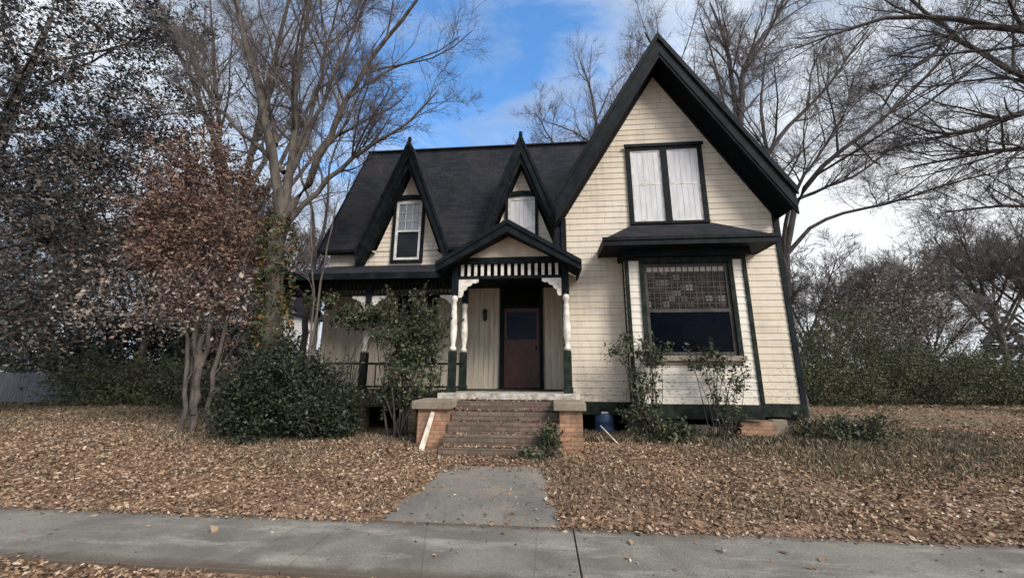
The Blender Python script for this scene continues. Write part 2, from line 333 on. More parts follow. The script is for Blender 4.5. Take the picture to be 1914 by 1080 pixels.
def spans(lo, hi, holes=()):
    def f(z):
        a, b = lo(z), hi(z)
        if b < a: a = b = (a + b) / 2
        segs = [(a, b)]
        for h0, h1, z0, z1 in holes:
            if z0 < z < z1:
                n = []
                for s0, s1 in segs:
                    if h0 >= s1 or h1 <= s0: n.append((s0, s1)); continue
                    n += [(s0, max(s0, h0)), (min(s1, h1), s1)]
                segs = n
        return segs
    return f
front = lambda Y: (lambda u, z, d: (u, Y - d, z))
# wing front wall
mb = MB(); hs = [(2.1, 3.79, 5.1, 6.98), (1.86, 4.22, .9, 4.4)]
siding(mb, front(YW), spans(lambda z: max(XL, CX - (AP - z) / SL), lambda z: min(XR, CX + (AP - z) / SL), hs), 1.0, AP, brk=[5.1, 6.98, 4.4, AP - SL * (CX - XL)])
mb.build('wall', M['cream'], H)
# right, left and rear sides of the wing, left and rear sides of the main block
mb = MB(); siding(mb, lambda u, z, d: (XR + d, u, z), spans(lambda z: YW, lambda z: 16.), 1.0, 5.3); mb.build('side_wall', M['cream_side'], H); mb = MB()
siding(mb, lambda u, z, d: (XL - d, u, z), spans(lambda z: YW, lambda z: 10.), 1.0, 5.3); mb.build('side_wall', M['cream_side'], H); mb = MB()
siding(mb, lambda u, z, d: (-6.2 - d, u, z), spans(lambda z: max(10., 12.05 - (9.3 - z) / 1.96), lambda z: min(14.1, 12.05 + (9.3 - z) / 1.96)), 1.0, 9.3)
mb.build('side_wall', M['cream_side'], H)
mb = MB()
siding(mb, lambda u, z, d: (u, 16 + d, z), spans(lambda z: max(XL, CX - (AP - z) / SL), lambda z: min(XR, CX + (AP - z) / SL)), 1.0, AP); mb.build('rear_wall', M['cream'], H); mb = MB()
siding(mb, lambda u, z, d: (u, 14.1 + d, z), spans(lambda z: -6.2, lambda z: XL), 1.0, 5.0)
mb.build('rear_wall', M['cream'], H)
# main front: flush boards under the porch, lapped boards above and in the gablets
DC = (-3.9, -.6); DS, DA = 2.6, 7.42
mb = MB()
for c in DC:
    siding(mb, front(10.), spans(lambda z: c - min(1.15, (DA - z) / DS), lambda z: c + min(1.15, (DA - z) / DS), [(c - .36, c + .36, 4.8, 6.5)]), 4.99, DA, brk=[6.5])
siding(mb, front(10.), spans(lambda z: -6.2, lambda z: XL, [(c - .36, c + .36, 4.8, 6.5) for c in DC]), 4.41, 5.03, brk=[4.8])
mb.build('wall', M['cream'], H)
mb = MB(); x = -6.2; k = 0
while x < XL - .02:
    x1 = min(x + .135, XL)
    if not (x1 > -1.1 and x < -.1):
        if x < -3.0 and x1 > -3.95: mb.box(x + .003, x1 - .003, 9.975 + .004 * (k % 3 == 0), 10.03, 1.15, 1.9); mb.box(x + .003, x1 - .003, 9.975 + .004 * (k % 3 == 0), 10.03, 3.6, 4.41)
        else: mb.box(x + .003, x1 - .003, 9.975 + .004 * (k % 3 == 0), 10.03, 1.15, 4.41)
    else: mb.box(x + .003, x1 - .003, 9.975, 10.03, 3.86, 4.41)
    x = x1; k += 1
mb.box(-6.2, -3.95, 10.02, 10.06, 1.1, 4.41); mb.box(-3.0, -1.1, 10.02, 10.06, 1.1, 4.41); mb.box(-.1, XL, 10.02, 10.06, 1.1, 4.41)
mb.build('porch_wall', M['porchwall'], H)
# floors (keep the crawlspace dark) and dim rooms behind the glass
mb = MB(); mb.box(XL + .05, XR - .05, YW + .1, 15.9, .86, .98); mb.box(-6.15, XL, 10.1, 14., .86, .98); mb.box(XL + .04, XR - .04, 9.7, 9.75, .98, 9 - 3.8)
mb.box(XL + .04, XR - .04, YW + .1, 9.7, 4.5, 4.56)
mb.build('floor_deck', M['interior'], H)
# roofs
def wing_prof(x): return AP + .60 - SL * abs(x - CX)
mb = MB(); HW = 2.54
for s in (-1, 1):
    mb.prism([(CX, 7.9, wing_prof(CX)), (CX + s * HW, 7.9, wing_prof(CX + HW)), (CX + s * HW, 7.9, wing_prof(CX + HW) - .3), (CX, 7.9, AP + .30)], (0, 8.4, 0))
ro = mb.build('wing_roof', M['roofy'], H)
for s in (-1, 1):
    mb = MB()
    mb.prism([(CX, 7.94, AP + .295), (CX + s * HW, 7.94, AP + .295 - SL * HW), (CX + s * (HW - .06), 7.94, AP - SL * (HW - .06)), (CX, 7.94, AP)], (0, 8.3, 0))
    mb.build('soffit', M['soffit'], H)
for s in (-1, 1):
    mb = MB()
    mb.prism([(CX, 7.93, AP + .63), (CX + s * (HW + .02), 7.93, AP + .63 - SL * (HW + .02)), (CX + s * (HW + .02), 7.93, AP + .0 - SL * (HW + .02)), (CX, 7.93, AP - .03)], (0, -.05, 0))
    mb.prism([(CX, 7.88, AP + .66), (CX + s * (HW + .05), 7.88, AP + .66 - SL * (HW + .05)), (CX + s * (HW + .05), 7.88, AP + .48 - SL * (HW + .05)), (CX, 7.88, AP + .48)], (0, -.045, 0))
    mb.prism([(CX, 7.88, AP + .14), (CX + s * HW, 7.88, AP + .14 - SL * HW), (CX + s * HW, 7.88, AP + .08 - SL * HW), (CX, 7.88, AP + .08)], (0, -.02, 0))
    mb.build('bargeboard', M['trim'], H); mb = MB()
    mb.prism([(CX, YW - .03, AP + .02), (CX + s * 2.42, YW - .03, AP + .02 - SL * 2.42), (CX + s * 2.42, YW - .03, AP - .07 - SL * 2.42), (CX, YW - .03, AP - .07)], (0, -.03, 0)); mb.build('frieze_board', M['trim'], H)
for x0, x1 in ((XL - .05, XL + .07), (XR - .06, XR + .045)): mb = MB(); mb.box(x0, x1, YW - .045, YW + .06, .98, 5.2); mb.build('corner_board', M['trim'], H)
mb = MB(); mb.box(XL - .2, XL - .05, YW - .01, 9.6, 4.0, 5.0); mb.build('dark_corner_box', M['trim'], H)  # dark box along the wing's left wall, below the eave
for bb in ((XL - .03, XR + .035, YW - .055, YW - .02, .74, .995), (XR, XR + .035, YW - .018, 16, .74, .995), (1.8, 4.26, 8.05, 8.08, .72, .995), (-6.23, -6.19, 10, 14.1, .74, .995)): mb = MB(); mb.box(*bb); mb.build('skirt_board', M['green'], H)
# main roof with notches for the dormers
TS = 1.96; EY, EZ, RY = 9.72, 4.98, 12.05; RZ = EZ + TS * (RY - EY)
rp = lambda x, z: (x, EY + (z - EZ) / TS, z)
DT = 8.30; DHW = (DT - EZ) / DS
pts = [rp(-6.4, EZ)]
for c in DC: pts += [rp(c - DHW, EZ), rp(c, DT), rp(min(c + DHW, .35), EZ)]
pts += [rp(.4, EZ), rp(CX - .08, RZ), rp(-6.4, RZ)]
nrm = Vector((0, TS, -1)).normalized() * .09
mb = MB(); mb.prism(pts, nrm); mb.prism([(-6.4, RY, RZ), (CX, RY, RZ), (CX, 14.38, EZ), (-6.4, 14.38, EZ)], (0, -.08, -.05))
mb.beam((-6.42, RY, RZ + .02), (CX - .1, RY, RZ + .02), .2, .05)
mb.build('main_roof', M['roof'], H)
mb = MB()   # left rake board and eave fascia
mb.prism([(-6.43, EY - .03, EZ + .01), (-6.43, RY, RZ + .03), (-6.43, RY, RZ - .26), (-6.43, EY - .03, EZ - .24)], (.05, 0, 0))
mb.prism([(-6.43, 14.4, EZ + .01), (-6.43, RY, RZ + .03), (-6.43, RY, RZ - .26), (-6.43, 14.4, EZ - .24)], (.05, 0, 0))
mb.box(-6.4, DC[0] - DHW + .25, EY - .03, EY + .0, EZ - .07, EZ + .01); 
mb.box(-6.4, DC[0] - .95, EY, 9.97, EZ - .06, EZ - .03); mb.build('fascia', M['trim'], H)
mb = MB(); mb.box(DC[0] + .95, DC[1] - .95, EY, 9.97, EZ - .06, EZ - .03); mb.box(DC[0] + DHW - .25, DC[1] - DHW + .25, EY - .03, EY, EZ - .07, EZ + .01); mb.build('fascia', M['trim'], H)
for c in DC:
    D = MB(); yv = lambda z: EY + (z - EZ) / TS + .06; zt = lambda u: DT - DS * u; th = .2
    for s in (-1, 1):
        for (dz0, dz1, nm) in ((0, -th, 0),):
            T = [(c, 9.62, DT), (c + s * DHW, 9.62, EZ), (c + s * DHW, yv(EZ), EZ), (c, yv(DT), DT)]
            D.prism([Vector(p) for p in T], (0, 0, -th))
    d = D.build('dormer_roof', M['roofy'], H)
    B = MB()
    for s in (-1, 1):
        hh = DHW + .03
        B.prism([(c, 9.61, DT + .03), (c + s * hh, 9.61, DT + .03 - DS * hh), (c + s * hh, 9.61, DT - .56 - DS * hh + .0), (c, 9.61, DT - .56)], (0, -.045, 0))
        B.prism([(c, 9.565, DT + .06), (c + s * (hh + .02), 9.565, DT + .06 - DS * (hh + .02)), (c + s * (hh + .02), 9.565, DT - .14 - DS * (hh + .02)), (c, 9.565, DT - .14)], (0, -.03, 0))
        B.prism([(c, 9.63, DT - .205), (c + s * DHW, 9.63, EZ - .205), (c + s * DHW, 9.63, EZ - .5), (c, 9.63, DA + .02)], (0, .42, 0))
    B.build('dormer_bargeboard', M['trim'], d)
    F = MB(); F.lathe([(.05, DT - .05), (.06, DT + .03), (.045, DT + .06), (.055, DT + .1), (.022, DT + .10), (.008, DT + .13)], c, 9.6, 8); F.build('finial', M['trim'], d)
    W = MB(); zb, zt_ = 4.8, 6.5          # window: dark surround, arched hood
    for a, b_ in ((c - .47, c - .385), (c + .385, c + .47)): W.box(a, b_, 9.93, 10.02, zb - .1, zt_ + .05)
    W.box(c - .47, c + .47, 9.92, 10.02, zb - .16, zb - .08)
    arc = [(c - .5 + 1.0 * i / 12, 9.95, zt_ + .02 +   .06 * math.sin(math.pi * i / 12)) for i in range(13)]
    W.prism(arc + [(p[0], p[1], p[2] + .13) for p in reversed(arc)], (0, -.06, 0))
    wo = W.build('window', M['trim'], H)
    S = MB(); S.box(c - .385, c - .31, 9.955, 10.0, zb - .08, zt_ + .05); S.box(c + .31, c + .385, 9.955, 10.0, zb - .08, zt_ + .05); S.box(c - .31, c + .31, 9.955, 10.0, zt_ - .05, zt_ + .05); S.box(c - .31, c + .31, 9.955, 10.0, zb - .08, zb + .0); S.box(c - .31, c + .31, 9.965, 9.995, 5.58, 5.63)
    if c == DC[0]:
        for k in (-.1, .1): S.box(c + k - .008, c + k + .008, 9.968, 9.99, 5.63, zt_ - .05)
        for z in (5.9, 6.17): S.box(c - .31, c + .31, 9.968, 9.99, z, z + .014)
    S.build('sash', M['sashwhite'], wo)
    if c == DC[1]:
        G = MB()
        for q in range(5): G.box(c - .31 + q * .124 + .003, c - .31 + (q + 1) * .124 - .003, 9.972 + .003 * (q % 2), 9.99, zb, zt_ - .05)
        G.build('white_panel', M['panel'], wo); continue
    G = MB(); G.box(c - .31, c + .31, 9.975, 9.98, zb, zt_ - .05); G.build('pane', M['glass'], wo)
    Cc = MB(); nn = 60; lo_ = 5.62 if c == DC[0] else zb - .05
    for i in range(nn):
        u0, u1 = -.34 + .68 * i / nn, -.34 + .68 * (i + 1) / nn; y0, y1 = (10.0 + .005 * math.sin(v * 62) for v in (u0, u1))
        Cc.quad((c + u0, y0, lo_), (c + u1, y1, lo_), (c + u1, y1, zt_ + .05), (c + u0, y0, zt_ + .05))
    Cc.build('curtain', M['curtain'], wo)
    K = MB(); K.box(c - .4, c + .4, 10.06, 10.08, zb - .1, zt_ + .2); K.build('dark_room', M['interior'], wo)
# wing double window upstairs
W = MB(); X0, X1, Z0, Z1 = 2.05, 3.84, 5.05, 7.03; YF = YW - .07
W.box(X0, X0 + .1, YF, YW + .05, Z0, Z1 - .1); W.box(X1 - .1, X1, YF, YW + .05, Z0, Z1 - .1); W.box(X0, X1, YF, YW + .05, Z1 - .1, Z1); W.box(X0 - .04, X1 + .04, YF - .03, YF, Z1 - .04, Z1 + .04); W.box(2.875, 3.015, YF, YW + .05, Z0, Z1 - .1)
W.box(X0, X1, YF - .02, YW + .05, Z0 - .06, Z0)
wo = W.build('double_window', M['trim'], H)
for a, b_ in ((X0 + .1, 2.875), (3.015, X1 - .1)):
    S = MB(); y0, y1 = YW - .03, YW + .0
    S.box(a, a + .05, y0, y1, Z0, Z1 - .1); S.box(b_ - .05, b_, y0, y1, Z0, Z1 - .1); S.box(a + .05, b_ - .05, y0, y1, Z1 - .15, Z1 - .1); S.box(a + .05, b_ - .05, y0, y1, Z0, Z0 + .07); S.box(a + .05, b_ - .05, y0 + .004, y1, 6.0, 6.05)
    S.build('sash', M['sashwhite'], wo)
    G = MB(); n_ = 5; x_ = a + .05; wd_ = (b_ - a - .1) / n_
    for q in range(n_): G.box(x_ + q * wd_ + .003, x_ + (q + 1) * wd_ - .003, YW - .022 + .003 * (q % 2), YW - .006, Z0 + .07, Z1 - .15)
    G.build('white_panel', M['panel'], wo)
# bay window
BX0, BX1, BY = 1.83, 4.24, 8.1; WX0, WX1, WZ0, WZ1 = 2.17, 3.93, 1.95, 4.0
BW = MB(); siding(BW, front(BY), spans(lambda z: BX0, lambda z: BX1, [(WX0, WX1, WZ0, 4.3)]), 1.0, 4.12, brk=[WZ0])
siding(BW, lambda u, z, d: (BX0 - d, u, z), spans(lambda z: BY, lambda z: YW), 1.0, 4.12)
siding(BW, lambda u, z, d: (BX1 + d, u, z), spans(lambda z: BY, lambda z: YW), 1.0, 4.12)
bay = BW.build('bay_window', M['bay'], H)
T = MB(); T.box(BX0 - .045, BX0 + .02, BY - .045, BY + .06, .99, 4.15); T.box(BX1 - .015, BX1 + .06, BY - .045, BY + .06, .99, 4.15); T.box(BX0 - .03, BX0, YW - .1, YW - .03, 1, 4.15)
T.box(WX0 - .09, WX0, BY - .05, BY + .08, WZ0 - .0, 4.0); T.box(WX1, WX1 + .09, BY - .05, BY + .08, WZ0 - .0, 4.0); T.box(BX0 + .02, BX1 - .015, BY - .055, BY + .02, 4.0, 4.18)
T.box(WX0 - .09, WX1 + .09, BY - .06, BY + .05, 3.93, 4.0)
T.build('window_casing', M['green'], bay)
T = MB(); T.box(WX0 - .12, WX1 + .12, BY - .1, BY + .06, WZ0 - .1, WZ0 - .0); T.box(WX0 - .05, WX1 + .05, BY - .05, BY - .015, WZ0 - .17, WZ0 - .1); T.build('sill', M['cap'], bay)
S = MB(); y0, y1 = BY + .0, BY + .045
for a, b_ in ((WX0, WX0 + .07), (WX1 - .07, WX1)): S.box(a, b_, y0, y1, WZ0, 3.93)
S.box(WX0 + .07, WX1 - .07, y0, y1, 3.86, 3.93); S.box(WX0 + .07, WX1 - .07, y0, y1, 2.86, 2.93); S.box(WX0 + .07, WX1 - .07, y0, y1, WZ0, WZ0 + .08)
for i in range(1, 13): xx = WX0 + .07 + i * (WX1 - WX0 - .14) / 13; S.box(xx - .008, xx + .008, y0 + .012, y1 - .01, 2.93, 3.86)
for i in range(1, 8): zz = 2.93 + i * .93 / 8; S.box(WX0 + .07, WX1 - .07, y0 + .014, y1 - .012, zz - .008, zz + .008)
S.build('sash', simple('grey_worn_sash', (.03, .028, .028), (.065, .058, .056), 6, .6, .3), bay)
G = MB(); G.box(WX0 + .07, WX1 - .07, BY + .022, BY + .03, 2.93, 3.86); G.build('leaded_pane', M['lead'], bay)
G = MB(); G.box(WX0 + .07, WX1 - .07, BY + .022, BY + .028, WZ0 + .08, 2.86); G.build('pane', M['glass'], bay)
G = MB(); G.box(1.9, 4.2, BY + 1.3, BY + 1.34, 1.2, 4.0); G.box(1.9, 1.94, BY + .1, BY + 1.3, 1.2, 4.0); G.box(4.16, 4.2, BY + .1, BY + 1.3, 1.2, 4.0); G.box(1.9, 4.2, BY + .1, BY + 1.34, 1.16, 1.2); G.box(1.9, 4.2, BY + .1, BY + 1.34, 4.0, 4.1)
G.build('dark_room', M['void'], bay)  # room sides coloured near-black to stand for an unlit interior
Rr = MB(); a0, a1, yf, z0, z1 = 1.28, 4.74, 7.62, 4.2, 4.36
Rr.add([(a0, yf, z1), (a1, yf, z1), (a1, YW, z1), (a0, YW, z1), (2.1, YW - .02, 5.0), (3.9, YW - .02, 5.0)], [(0, 1, 5, 4), (1, 2, 5), (3, 0, 4), (0, 3, 2, 1)])
Rr.build('bay_roof', M['roof'], bay)
T = MB(); T.box(a0 - .02, a1 + .02, yf - .03, yf + .03, z0, z1 + .012); T.box(a0 - .02, a0 + .03, yf + .03, YW - .03, z0, z1 + .012); T.box(a1 - .03, a1 + .02, yf + .03, YW - .03, z0, z1 + .012); T.box(a0 + .03, a1 - .03, yf + .03, YW - .03, z0 + .01, z0 + .04)
T.box(a0 - .04, a1 + .04, yf - .055, yf - .03, z1 - .05, z1 + .02); T.box(1.7, 4.36, 7.95, YW - .03, 4.06, z0 + .01)
T.build('bay_cornice', M['trim'], bay)
# porch: entry gable
PX, PZ, PS, PY = -.76, 4.76, .61, 7.5
Rr = MB(); zz = lambda x: PZ - PS * abs(x - PX)
Rr.prism([(PX, PY, PZ), (-2.24, PY, zz(-2.24)), (-2.24, 9.98, zz(-2.24)), (PX, 9.98, PZ)], (0, 0, -.07))
Rr.prism([(PX, PY, PZ), (.74, PY, zz(.74)), (.74, YW - .05, zz(.74)), (XL - .02, YW - .05, zz(XL - .02)), (XL - .02, 9.98, zz(XL - .02)), (PX, 9.98, PZ)], (0, 0, -.07))
# left porch shed roof with hipped left end
A0, A1, F0 = (-6.75, 8.12, 3.84), (-2.0, 8.12, 3.84), 4.58
Rr.prism([A0, A1, (-2.0, 9.98, F0), (-6.05, 9.98, F0)], (0, 0, -.06)); Rr.prism([A0, (-6.05, 9.98, F0), (-6.75, 11.8, 3.86)], (0, 0, -.06)); Rr.prism([(-6.05, 9.98, F0), (-6.75, 11.8, 3.86), (-6.2, 11.8, 4.4)], (0, 0, -.06))
pr = Rr.build('porch_roof', M['roof'], H)
T = MB()
for xe, s in ((-2.28, -1), (.78, 1)):
    T.prism([(PX, PY, PZ + .03), (xe, PY, zz(xe) + .03), (xe, PY, zz(xe) - .17), (PX, PY, PZ - .24)], (0, -.045, 0))
    T.prism([(PX, PY - .045, PZ + .045), (xe, PY - .045, zz(xe) + .045), (xe, PY - .045, zz(xe) - .05), (PX, PY - .045, PZ - .06)], (0, -.03, 0))
T.box(-6.77, -2.05, 8.08, 8.12, 3.70, 3.85); T.box(-6.78, -6.74, 8.12, 11.8, 3.72, 3.87); T.box(.74, .78, PY, YW - .05, zz(.78) - .16, zz(.78) + .0); T.box(-2.28, -2.24, PY, 8.3, zz(-2.28) - .16, zz(-2.28))
T.prism([(PX + .0, PY + .01, PZ - .2), (.74, PY + .01, zz(.74) - .12), (XL + .02, 7.84, zz(XL) - .1), (PX, 7.84, PZ - .2)], (0, 0, -.015))
T.prism([(PX, PY + .01, PZ - .2), (-2.24, PY + .01, zz(-2.24) - .12), (-2.0, 7.84, zz(-2.) - .1), (PX, 7.84, PZ - .2)], (0, 0, -.015))
T.box(-6.7, XL - .06, 8.6, 9.97, 3.86, 3.9); T.box(-2.0, XL - .06, 8.0, 8.6, 3.98, 4.0); T.box(-6.7, -2.0, 8.12, 8.6, 3.80, 3.83)
T.build('porch_fascia', M['trim'], pr)
Pd = MB(); Pd.prism([(PX - 1.27, 7.86, 4.07), (PX + 1.17, 7.86, 4.07), (PX + 1.17, 7.86, zz(PX + 1.17) - .06), (PX, 7.86, PZ - .08), (PX - 1.27, 7.86, zz(PX - 1.27) - .06)], (0, .04, 0))
Pd.build('pediment', simple('pediment_paint', (.66, .58, .46), (.52, .44, .34), 4, .65, .3), H)
T = MB(); T.box(-2.06, .56, 7.82, 7.97, 3.93, 4.07); T.box(-2.04, .54, 7.86, 7.93, 3.6, 3.665)
T.box(-6.55, -2.0, 8.44, 8.56, 3.66, 3.8); T.box(-6.5, -2.0, 8.47, 8.53, 3.38, 3.43); T.box(-2.0, -1.88, 7.97, 8.5, 3.93, 4.07); T.box(XL - .02, XL + .1, 7.97, 8.44, 3.93, 4.07); T.box(-6.53, -6.41, 8.56, 10.4, 3.66, 3.8)
beam = T.build('porch_beam', M['trim'], H)
T = MB(); n = 15
for i in range(n):
    xx = -1.86 + 2.22 * (i + .5) / n; T.box(xx - .032, xx + .032, 7.875, 7.915, 3.655, 3.94)
T.build('spandrel_slats', M['white'], beam)
for x0_, n_ in ((-6.38, 22), (-4.07, 21)):
    T = MB()
    for i in range(n_): xx = x0_ + .0975 * (i + .5); T.box(xx - .017, xx + .017, 8.485, 8.515, 3.42, 3.67)
    T.build('spandrel_slats', M['green'], beam)
def bracket(x, y, z, s, k=1.):
    P = [(0, 0), (.44, 0), (.44, -.065), (.37, -.10), (.31, -.09), (.27, -.15), (.2, -.17), (.17, -.24), (.11, -.27), (.1, -.36), (.07, -.41), (0, -.41)]
    m_ = MB(); m_.prism([(x + s * a * k, y - .022, z + b * k) for a, b in P], (0, .044, 0)); m_.build('bracket', M['white'], H, bevel=.004)
bracket(-1.86, 7.895, 3.6, 1); bracket(.38, 7.895, 3.6, -1, .95)
bracket(-4.10, 8.5, 3.38, 1, .8); bracket(-4.24, 8.5, 3.38, -1, .8); bracket(-6.4, 8.5, 3.38, 1, .8); bracket(-2.08, 8.5, 3.38, -1, .8)
def post(x, y, zf, zt, k=1.):
    m_ = MB(); m_.box(x - .075, x + .075, y - .075, y + .075, zf, 2.04); m_.box(x - .09, x + .09, y - .09, y + .09, zf, zf + .12); o = m_.build('porch_post', M['green'], H, bevel=.006)
    m_ = MB(); m_.box(x - .065, x + .065, y - .065, y + .065, 3.24 * k, zt); m_.build('post_block', M['trim'], o, bevel=.006)
    h = 3.24 * k - 2.04; pr_ = [(.055, 0), (.075, .03), (.075, .06), (.045, .09), (.05, .12), (.078, .3), (.08, .42), (.066, .62), (.056, .8), (.045, .88), (.07, .91), (.07, .95), (.05, 1.)]
    sh = MB(); sh.lathe([(r, 2.04 + h * q) for r, q in pr_], x, y, 16); sh.build('turned_shaft', M['white'], o, smooth=True)
post(-1.94, 7.89, 1.2, 3.93); post(.47, 7.89, 1.2, 3.93); post(-1.84, 8.5, 1.2, 3.93, .98)
for x in (-4.17, -6.47): post(x, 8.5, 1.17, 3.66, .965)
post(-6.47, 10.1, 1.17, 3.66, .965)
def rail(x0, y0, x1, y1):
    m_ = MB(); m_.beam((x0, y0, 1.79), (x1, y1, 1.79), .06, .05); m_.beam((x0, y0, 1.28), (x1, y1, 1.28), .045, .045)
    L_ = math.hypot(x1 - x0, y1 - y0); n_ = int(L_ / .2)
    for i in range(1, n_):
        a = i / n_; x, y = x0 + (x1 - x0) * a, y0 + (y1 - y0) * a; m_.beam((x, y, 1.3), (x, y, 1.77), .02, .02, (0, 1, 0))
    m_.build('railing', M['green'], H)
rail(-6.39, 8.5, -4.25, 8.5); rail(-4.09, 8.5, -1.92, 8.5); rail(-6.47, 8.58, -6.47, 10.02)
# porch floor, entry slab
T = MB(); T.box(-6.62, -2.12, 8.35, 9.97, 1.09, 1.17); T.box(-2.12, XL - .06, 8.5, 9.97, 1.09, 1.19)
T.box(-6.6, -2.12, 8.36, 8.4, .85, 1.09)
fl = T.build('porch_floor', M['darkwood'], H)
T = MB(); T.box(-2.14, .66, 7.56, 8.44, 1.08, 1.2); T.build('entry_slab', M['edge'], fl, bevel=.012)
T = MB(); T.box(-2.1, .6, 7.72, 8.4, .1, 1.08); T.build('entry_base', M['stepbrick'], fl)
for x in (-6.45, -5.3, -4.17, -3.0): T = MB(); T.box(x - .15, x + .15, 8.42, 8.7, .1, 1.085); T.build('porch_pier', M['stepbrick'], fl)
T = MB(); T.box(-6.6, .4, 9.9, 9.94, .1, 1.08); T.build('crawlspace', M['void'], fl)  # near-black backing sheet, paints the shade under the porch
# steps with cheek piers
T = MB()
for k in range(5):
    zt_ = 1.06 - .165 * k; yb = 7.56 - .23 * k; T.box(-1.72 - .01 * k, .24, yb - .23, 7.8, zt_ - .165 - (.15 if k == 4 else 0), zt_)
st = T.build('front_steps', M['stepbrick'], H, bevel=.012)
for x0, x1, zb in ((-2.3, -1.75, .1), (.24, .64, .1)):
    T = MB(); T.box(x0, x1, 6.92, 7.72, zb, .955); p = T.build('step_pier', M['brick'], H, bevel=.01)
    T = MB(); T.box(x0 - .1, x1 + .06, 6.84, 7.7, .955, 1.10); T.build('cap', M['cap'], p, bevel=.015)
# front door
T = MB(); T.box(-1.18, -1.08, 9.9, 10.04, 1.19, 3.86); T.box(-.13, -.03, 9.9, 10.04, 1.19, 3.86); T.box(-1.22, .01, 9.89, 10.04, 3.86, 3.98); T.box(-1.08, -.13, 9.93, 10.0, 3.3, 3.38)
T.box(-1.1, -.11, 9.88, 10.1, 1.17, 1.215)
d = T.build('front_door', M['trim'], H)
T = MB(); T.box(-1.075, -.135, 9.985, 10.03, 1.215, 2.46); T.box(-1.075, -1.0, 9.985, 10.03, 2.46, 3.3); T.box(-.21, -.135, 9.985, 10.03, 2.46, 3.3); T.box(-1.0, -.21, 9.985, 10.03, 3.2, 3.3)
for (a, b_, c_, e) in ((-1.0, -.65, 1.35, 2.0), (-.56, -.21, 1.35, 2.0), (-1.0, -.21, 2.06, 2.34)): T.box(a, b_, 9.972, 9.985, c_, e); T.box(a + .05, b_ - .05, 9.965, 9.972, c_ + .05, e - .05)
T.build('door_leaf', M['door'], d)
T = MB(); T.box(-1.0, -.21, 10.0, 10.006, 2.46, 3.2); T.build('door_pane', M['glass'], d)
T = MB(); T.box(-1.08, -.13, 9.985, 10.0, 3.38, 3.86); T.build('transom_dark_panel', M['void'], d)  # opaque near-black panel, shade of the recess put into its colour
T = MB(); T.lathe([(.02, 2.2), (.035, 2.215), (.035, 2.245), (.02, 2.26)], -.22, 9.945, 10); T.box(-.225, -.215, 9.95, 9.99, 2.22, 2.24); T.build('door_knob', M['metal'], d)
T = MB(); T.box(-1.1, -.1, 10.12, 10.14, 1.1, 4.0); T.build('dark_hall', M['void'], d)  # near-black sheet painting the unlit hall behind the door glass
T = MB(); T.box(-1.62, -1.54, 9.93, 9.98, 3.0, 3.16); T.lathe([(.015, 3.28), (.07, 3.2), (.07, 3.18), (.055, 3.17), (.045, 2.98), (.02, 2.94)], -1.58, 9.86, 8); T.build('wall_lantern', M['metal'], H)
# window behind the porch shrub
T = MB(); T.box(-4.03, -3.93, 9.91, 10.04, 1.8, 3.62); T.box(-3.02, -2.92, 9.91, 10.04, 1.8, 3.62); T.box(-4.06, -2.89, 9.9, 10.04, 3.6, 3.72); T.box(-4.06, -2.89, 9.88, 10.04, 1.78, 1.86)
wo = T.build('window', M['trim'], H)
T = MB(); T.box(-3.93, -3.87, 9.95, 9.99, 1.86, 3.6); T.box(-3.08, -3.02, 9.95, 9.99, 1.86, 3.6); T.box(-3.87, -3.08, 9.95, 9.99, 2.7, 2.75); T.build('sash', M['sashwhite'], wo)
T = MB(); T.box(-3.87, -3.08, 9.965, 9.97, 1.86, 3.6); T.build('pane', M['glass'], wo)
T = MB(); T.box(-4, -2.95, 10.12, 10.14, 1.8, 3.7); T.build('dark_room', M['interior'], wo)
# foundation piers, blocks under the wing
for x0, x1, y0, mt, z1 in ((3.83, 4.5, 8.14, 'brick', .68), (4.9, 5.27, 8.55, 'stepbrick', .74), (.5, .8, 8.6, 'stepbrick', .74), (1.75, 2.05, 8.5, 'stepbrick', .74)):
    T = MB(); T.box(x0, x1, y0, y0 + .4, .1, z1); T.build('foundation_pier', M[mt], H, bevel=.008)
for x0, x1, z1 in ((2.4, 2.82, .62), (2.84, 3.25, .6), (3.27, 3.5, .56)): T = MB(); T.box(x0, x1, 8.14, 8.34, .2, z1); T.build('foundation_block', M['cap'], H, bevel=.012)
T = MB(); T.box(4.52, 4.8, 8.3, 8.46, .4, .70); T.build('foundation_block', M['cap'], H, bevel=.012)
T = MB(); T.box(XL, XR, 9.3, 9.34, .1, .9); T.box(XR - .1, XR - .06, 8.95, 16, .1, .9); T.build('crawlspace', M['void'], H)  # near-black sheets put in as the dark under the wing

# ------------------------------------------------------------------ small loose things
D = empty('plastic_drum', (1.25, 8.62, .29), label='blue plastic drum half hidden in the crawlspace beside the right brick pier', cat='drum')
T = MB(); T.lathe([(.18, .25), (.205, .28), (.21, .4), (.218, .42), (.21, .44), (.21, .58), (.218, .6), (.21, .62), (.205, .74), (.18, .77)], 1.25, 8.62, 22); T.build('barrel_body', M['blue'], D, smooth=True)
T = MB(); T.lathe([(.17, .76), (.19, .765), (.19, .80), (.16, .805)], 1.25, 8.62, 22); T.build('lid', M['white'], D)
T = MB(); T.prism([(-2.2, 6.62, .17), (-2.1, 6.62, .17), (-1.98, 6.9, .90), (-2.05, 6.9, .92)], (0, .028, 0)); T.build('wooden_stake', M['stick'], bevel=.004, label='pale split wooden stake leaning against the left brick step pier', cat='stake')
T = MB(); T.beam((1.08, 7.95, .58), (1.33, 7.45, .315), .022, .022); T.build('fallen_stick', M['stick'], label='thin pale stick leaning towards the blue drum beside the steps', cat='stick')

